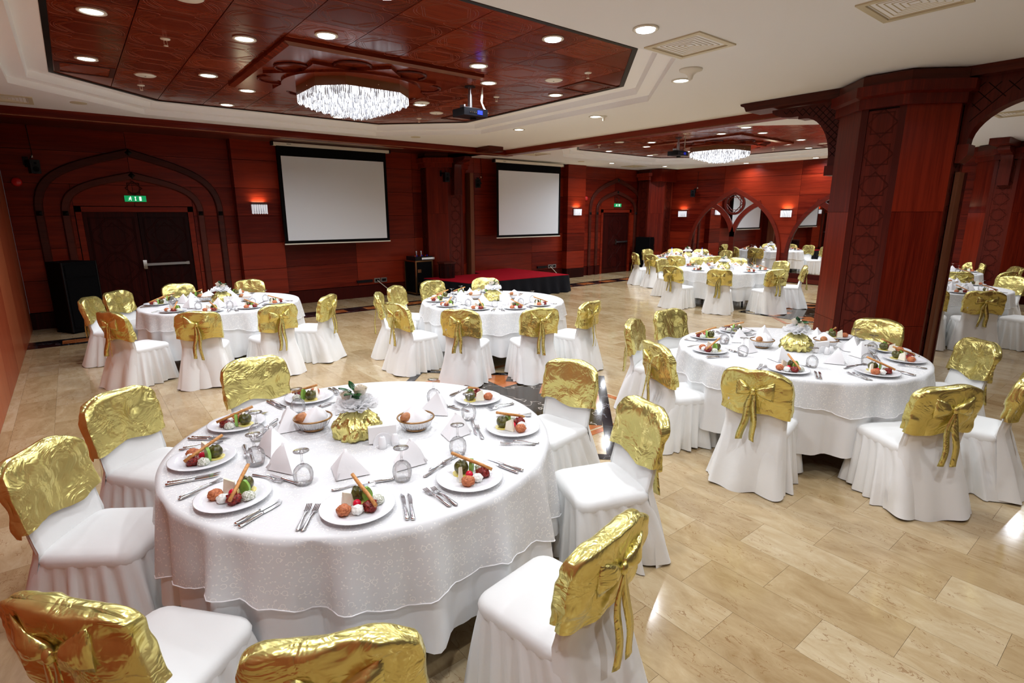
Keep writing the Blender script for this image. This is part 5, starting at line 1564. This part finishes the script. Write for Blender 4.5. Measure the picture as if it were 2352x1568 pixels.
for T, (c, ph, angs, var, detail) in TABLES.items():
    place(TB, USED, (c[0], c[1], 0), 0.6 + 0.3 * ci, 'round banquet table under %s cloth' % ph.replace('the ', 'the ', 1))
    rot = {'T1': 2.2, 'T2': 0.4, 'T3': 1.3, 'T4': 3.0}.get(T, ci * 0.7)
    tag(link('table_cloth', CLOTH[var], None, (c[0], c[1], 0), rot), 'plain white cloth to the floor on %s' % ph, 'tablecloth', 'white under cloths')
    ov = tag(link('lace_overlay', OVER[var][0], None, (c[0], c[1], 0), rot), 'short embroidered sheer white overlay on %s' % ph, 'tablecloth', 'embroidered overlays')
    link('scalloped_hem', OVER[var][1], ov)
    # chairs
    chairs = []
    if T in EXPL:
        for bx, by, fd in EXPL[T]:
            f = radians(fd)
            chairs.append((bx + 0.30 * cos(f), by + 0.30 * sin(f), f))
    else:
        for a in angs:
            a = radians(a); f = a + pi + rndT.uniform(-0.12, 0.12)
            chairs.append((c[0] + 1.36 * cos(a), c[1] + 1.36 * sin(a), f))
    nm = seat_names([atan2(y - c[1], x - c[0]) for x, y, f in chairs])
    for k, (x, y, f) in enumerate(chairs):
        src = CH[(k * 3 + ci) % 4]
        place(src, USED, (x, y, 0), f - pi / 2, 'white-skirted chair with gold cover at %s of %s' % (nm[k] + (' seat' if 'side' not in nm[k] else ''), ph))
    # settings
    pa = [radians(a) for a in PLATES[T]] if T in PLATES else [atan2(y - c[1], x - c[0]) for x, y, f in chairs]
    pn = seat_names(pa)
    for k, a in enumerate(pa):
        seat = '%s place, %s' % (pn[k].replace(' side', '-side'), ph[4:])
        inw = Vector((-cos(a), -sin(a), 0)); rt = Vector((-sin(a), cos(a), 0))
        rp = 0.83
        pc = Vector((c[0] + rp * cos(a), c[1] + rp * sin(a), ZT + 0.001))
        rz = a + pi / 2          # local +y points to the table centre, +x to the diner's right
        def at(x, y, z=0.0): return pc + rt * x + inw * y + Vector((0, 0, z))
        put('plate', pc, rz, 'white plate at the ' + seat)
        put('glass', at(0.17 + rndT.uniform(-0.02, 0.02), 0.24 + rndT.uniform(-0.02, 0.02)), rz, 'upturned wine glass at the ' + seat)
        put('napkin', at(rndT.uniform(-0.08, 0.08) - 0.02, 0.33 + rndT.uniform(-0.02, 0.03)), rz + rndT.uniform(-0.7, 0.7), 'folded standing napkin at the ' + seat)
        zp = 0.012
        fz = rndT.uniform(-0.15, 0.15)
        def fp(x, y, z=0.0):
            x2, y2 = x*cos(fz) - y*sin(fz), x*sin(fz) + y*cos(fz)
            return at(x2, y2, zp + z)
        on = 'on plate at ' + seat
        put('orange', fp(-0.058, -0.042), rz, 'orange cheese ball ' + on)
        put('white', fp(-0.004, -0.052), rz, 'plain white cheese ball ' + on)
        put('red', fp(0.050, -0.040), rz, 'dark red pepper paste ' + on)
        if detail > 0:
            put('artichoke', fp(0.010, 0.060), rz, 'olive-green stuffed artichoke ' + on)
            put('cheese', fp(-0.040, 0.020), rz + 0.9, 'white cheese wedge ' + on)
            s = put('stick', fp(0.030, 0.012, 0.070), rz + 0.55, 'long breadstick ' + on)
            s.rotation_euler = (0.34, 0.0, rz + 0.55)
        if detail > 1:
            put('herb', fp(0.084, 0.004), rz, 'herb-speckled cheese ball ' + on)
            put('radish', fp(-0.002, 0.000), rz, 'small red radish ' + on)
            put('cucumber', fp(0.044, 0.026), rz + 0.5, 'green cucumber slice ' + on)
        j = lambda: rndT.uniform(-0.06, 0.06)
        put('fork', at(-0.215, -0.02 + j()*0.2), rz - 0.10 + j(), 'outer fork at the ' + seat)
        if detail > 1: put('fork', at(-0.187, -0.03), rz - 0.16 + j(), 'inner fork at the ' + seat)
        put('knife', at(0.195, -0.02), rz + 0.10 + j(), 'inner knife at the ' + seat)
        if detail > 1:
            put('knife', at(0.222, -0.025), rz + 0.10 + j(), 'outer knife at the ' + seat)
            put('fork', at(-0.03, 0.195, 0.0), rz - pi/2 + 0.1 + j(), 'dessert fork above the plate at the ' + seat)
            put('knife', at(0.04, 0.225, 0.0), rz + pi/2 + 0.1 + j(), 'dessert knife above the plate at the ' + seat)
    # middle of the table
    up = Vector((0, 0, ZT + 0.001))
    vx = Vector((cos(YAW), -sin(YAW), 0)); vy = Vector((sin(YAW), cos(YAW), 0))
    ctr = Vector((c[0], c[1], 0)) + up
    mo = {'T1': -0.06}.get(T, 0.0)
    def mid(x, y): return ctr + vx * (x + mo) + vy * y
    put('centre', mid(0, 0.0), ci * 1.1, 'gold-wrapped floral centrepiece in the middle of %s' % ph)
    for s, w in ((-1, 'left'), (1, 'right')):
        bl = mid(s * 0.30 + 0.02, 0.08)
        put('basket', bl, 0.3 * s, 'wire bread basket %s of the centrepiece on %s' % (w, ph))
        put('lump', bl + Vector((0, 0, 0.0)), 1.0 + s, 'white napkin in the %s bread basket on %s' % (w, ph))
        if detail > 0:
            rl = put('roll', bl + vx * (-0.048) + vy * (-0.045) + Vector((0, 0, 0.088)), 0.5, 'brown bread roll in the %s bread basket on %s' % (w, ph))
    put('holder', mid(0.17, -0.115), -YAW + 0.35, 'white ceramic napkin holder on %s' % ph)
    put('papers', mid(0.17, -0.115), -YAW + 0.35, 'stack of paper napkins in the holder on %s' % ph)
    put('salt', mid(0.185, -0.185), 0.0, 'white salt shaker before the napkin holder on %s' % ph)
    put('pepper', mid(0.245, -0.145), 0.0, 'white pepper shaker beside the napkin holder on %s' % ph)
    if T == 'T6':
        put('bottle', mid(-0.5, -0.1), 0.0, 'white water bottle left of the centrepiece on %s' % ph)
        put('bottle', mid(0.35, -0.2), 0.0, 'white water bottle right of the centrepiece on %s' % ph)
    ci += 1
# prototypes never placed
for k, pr_ in list(P.items()):
    if not USED.get(pr_.name):
        for ch in list(pr_.children): bpy.data.objects.remove(ch, do_unlink=True)
        bpy.data.objects.remove(pr_, do_unlink=True)
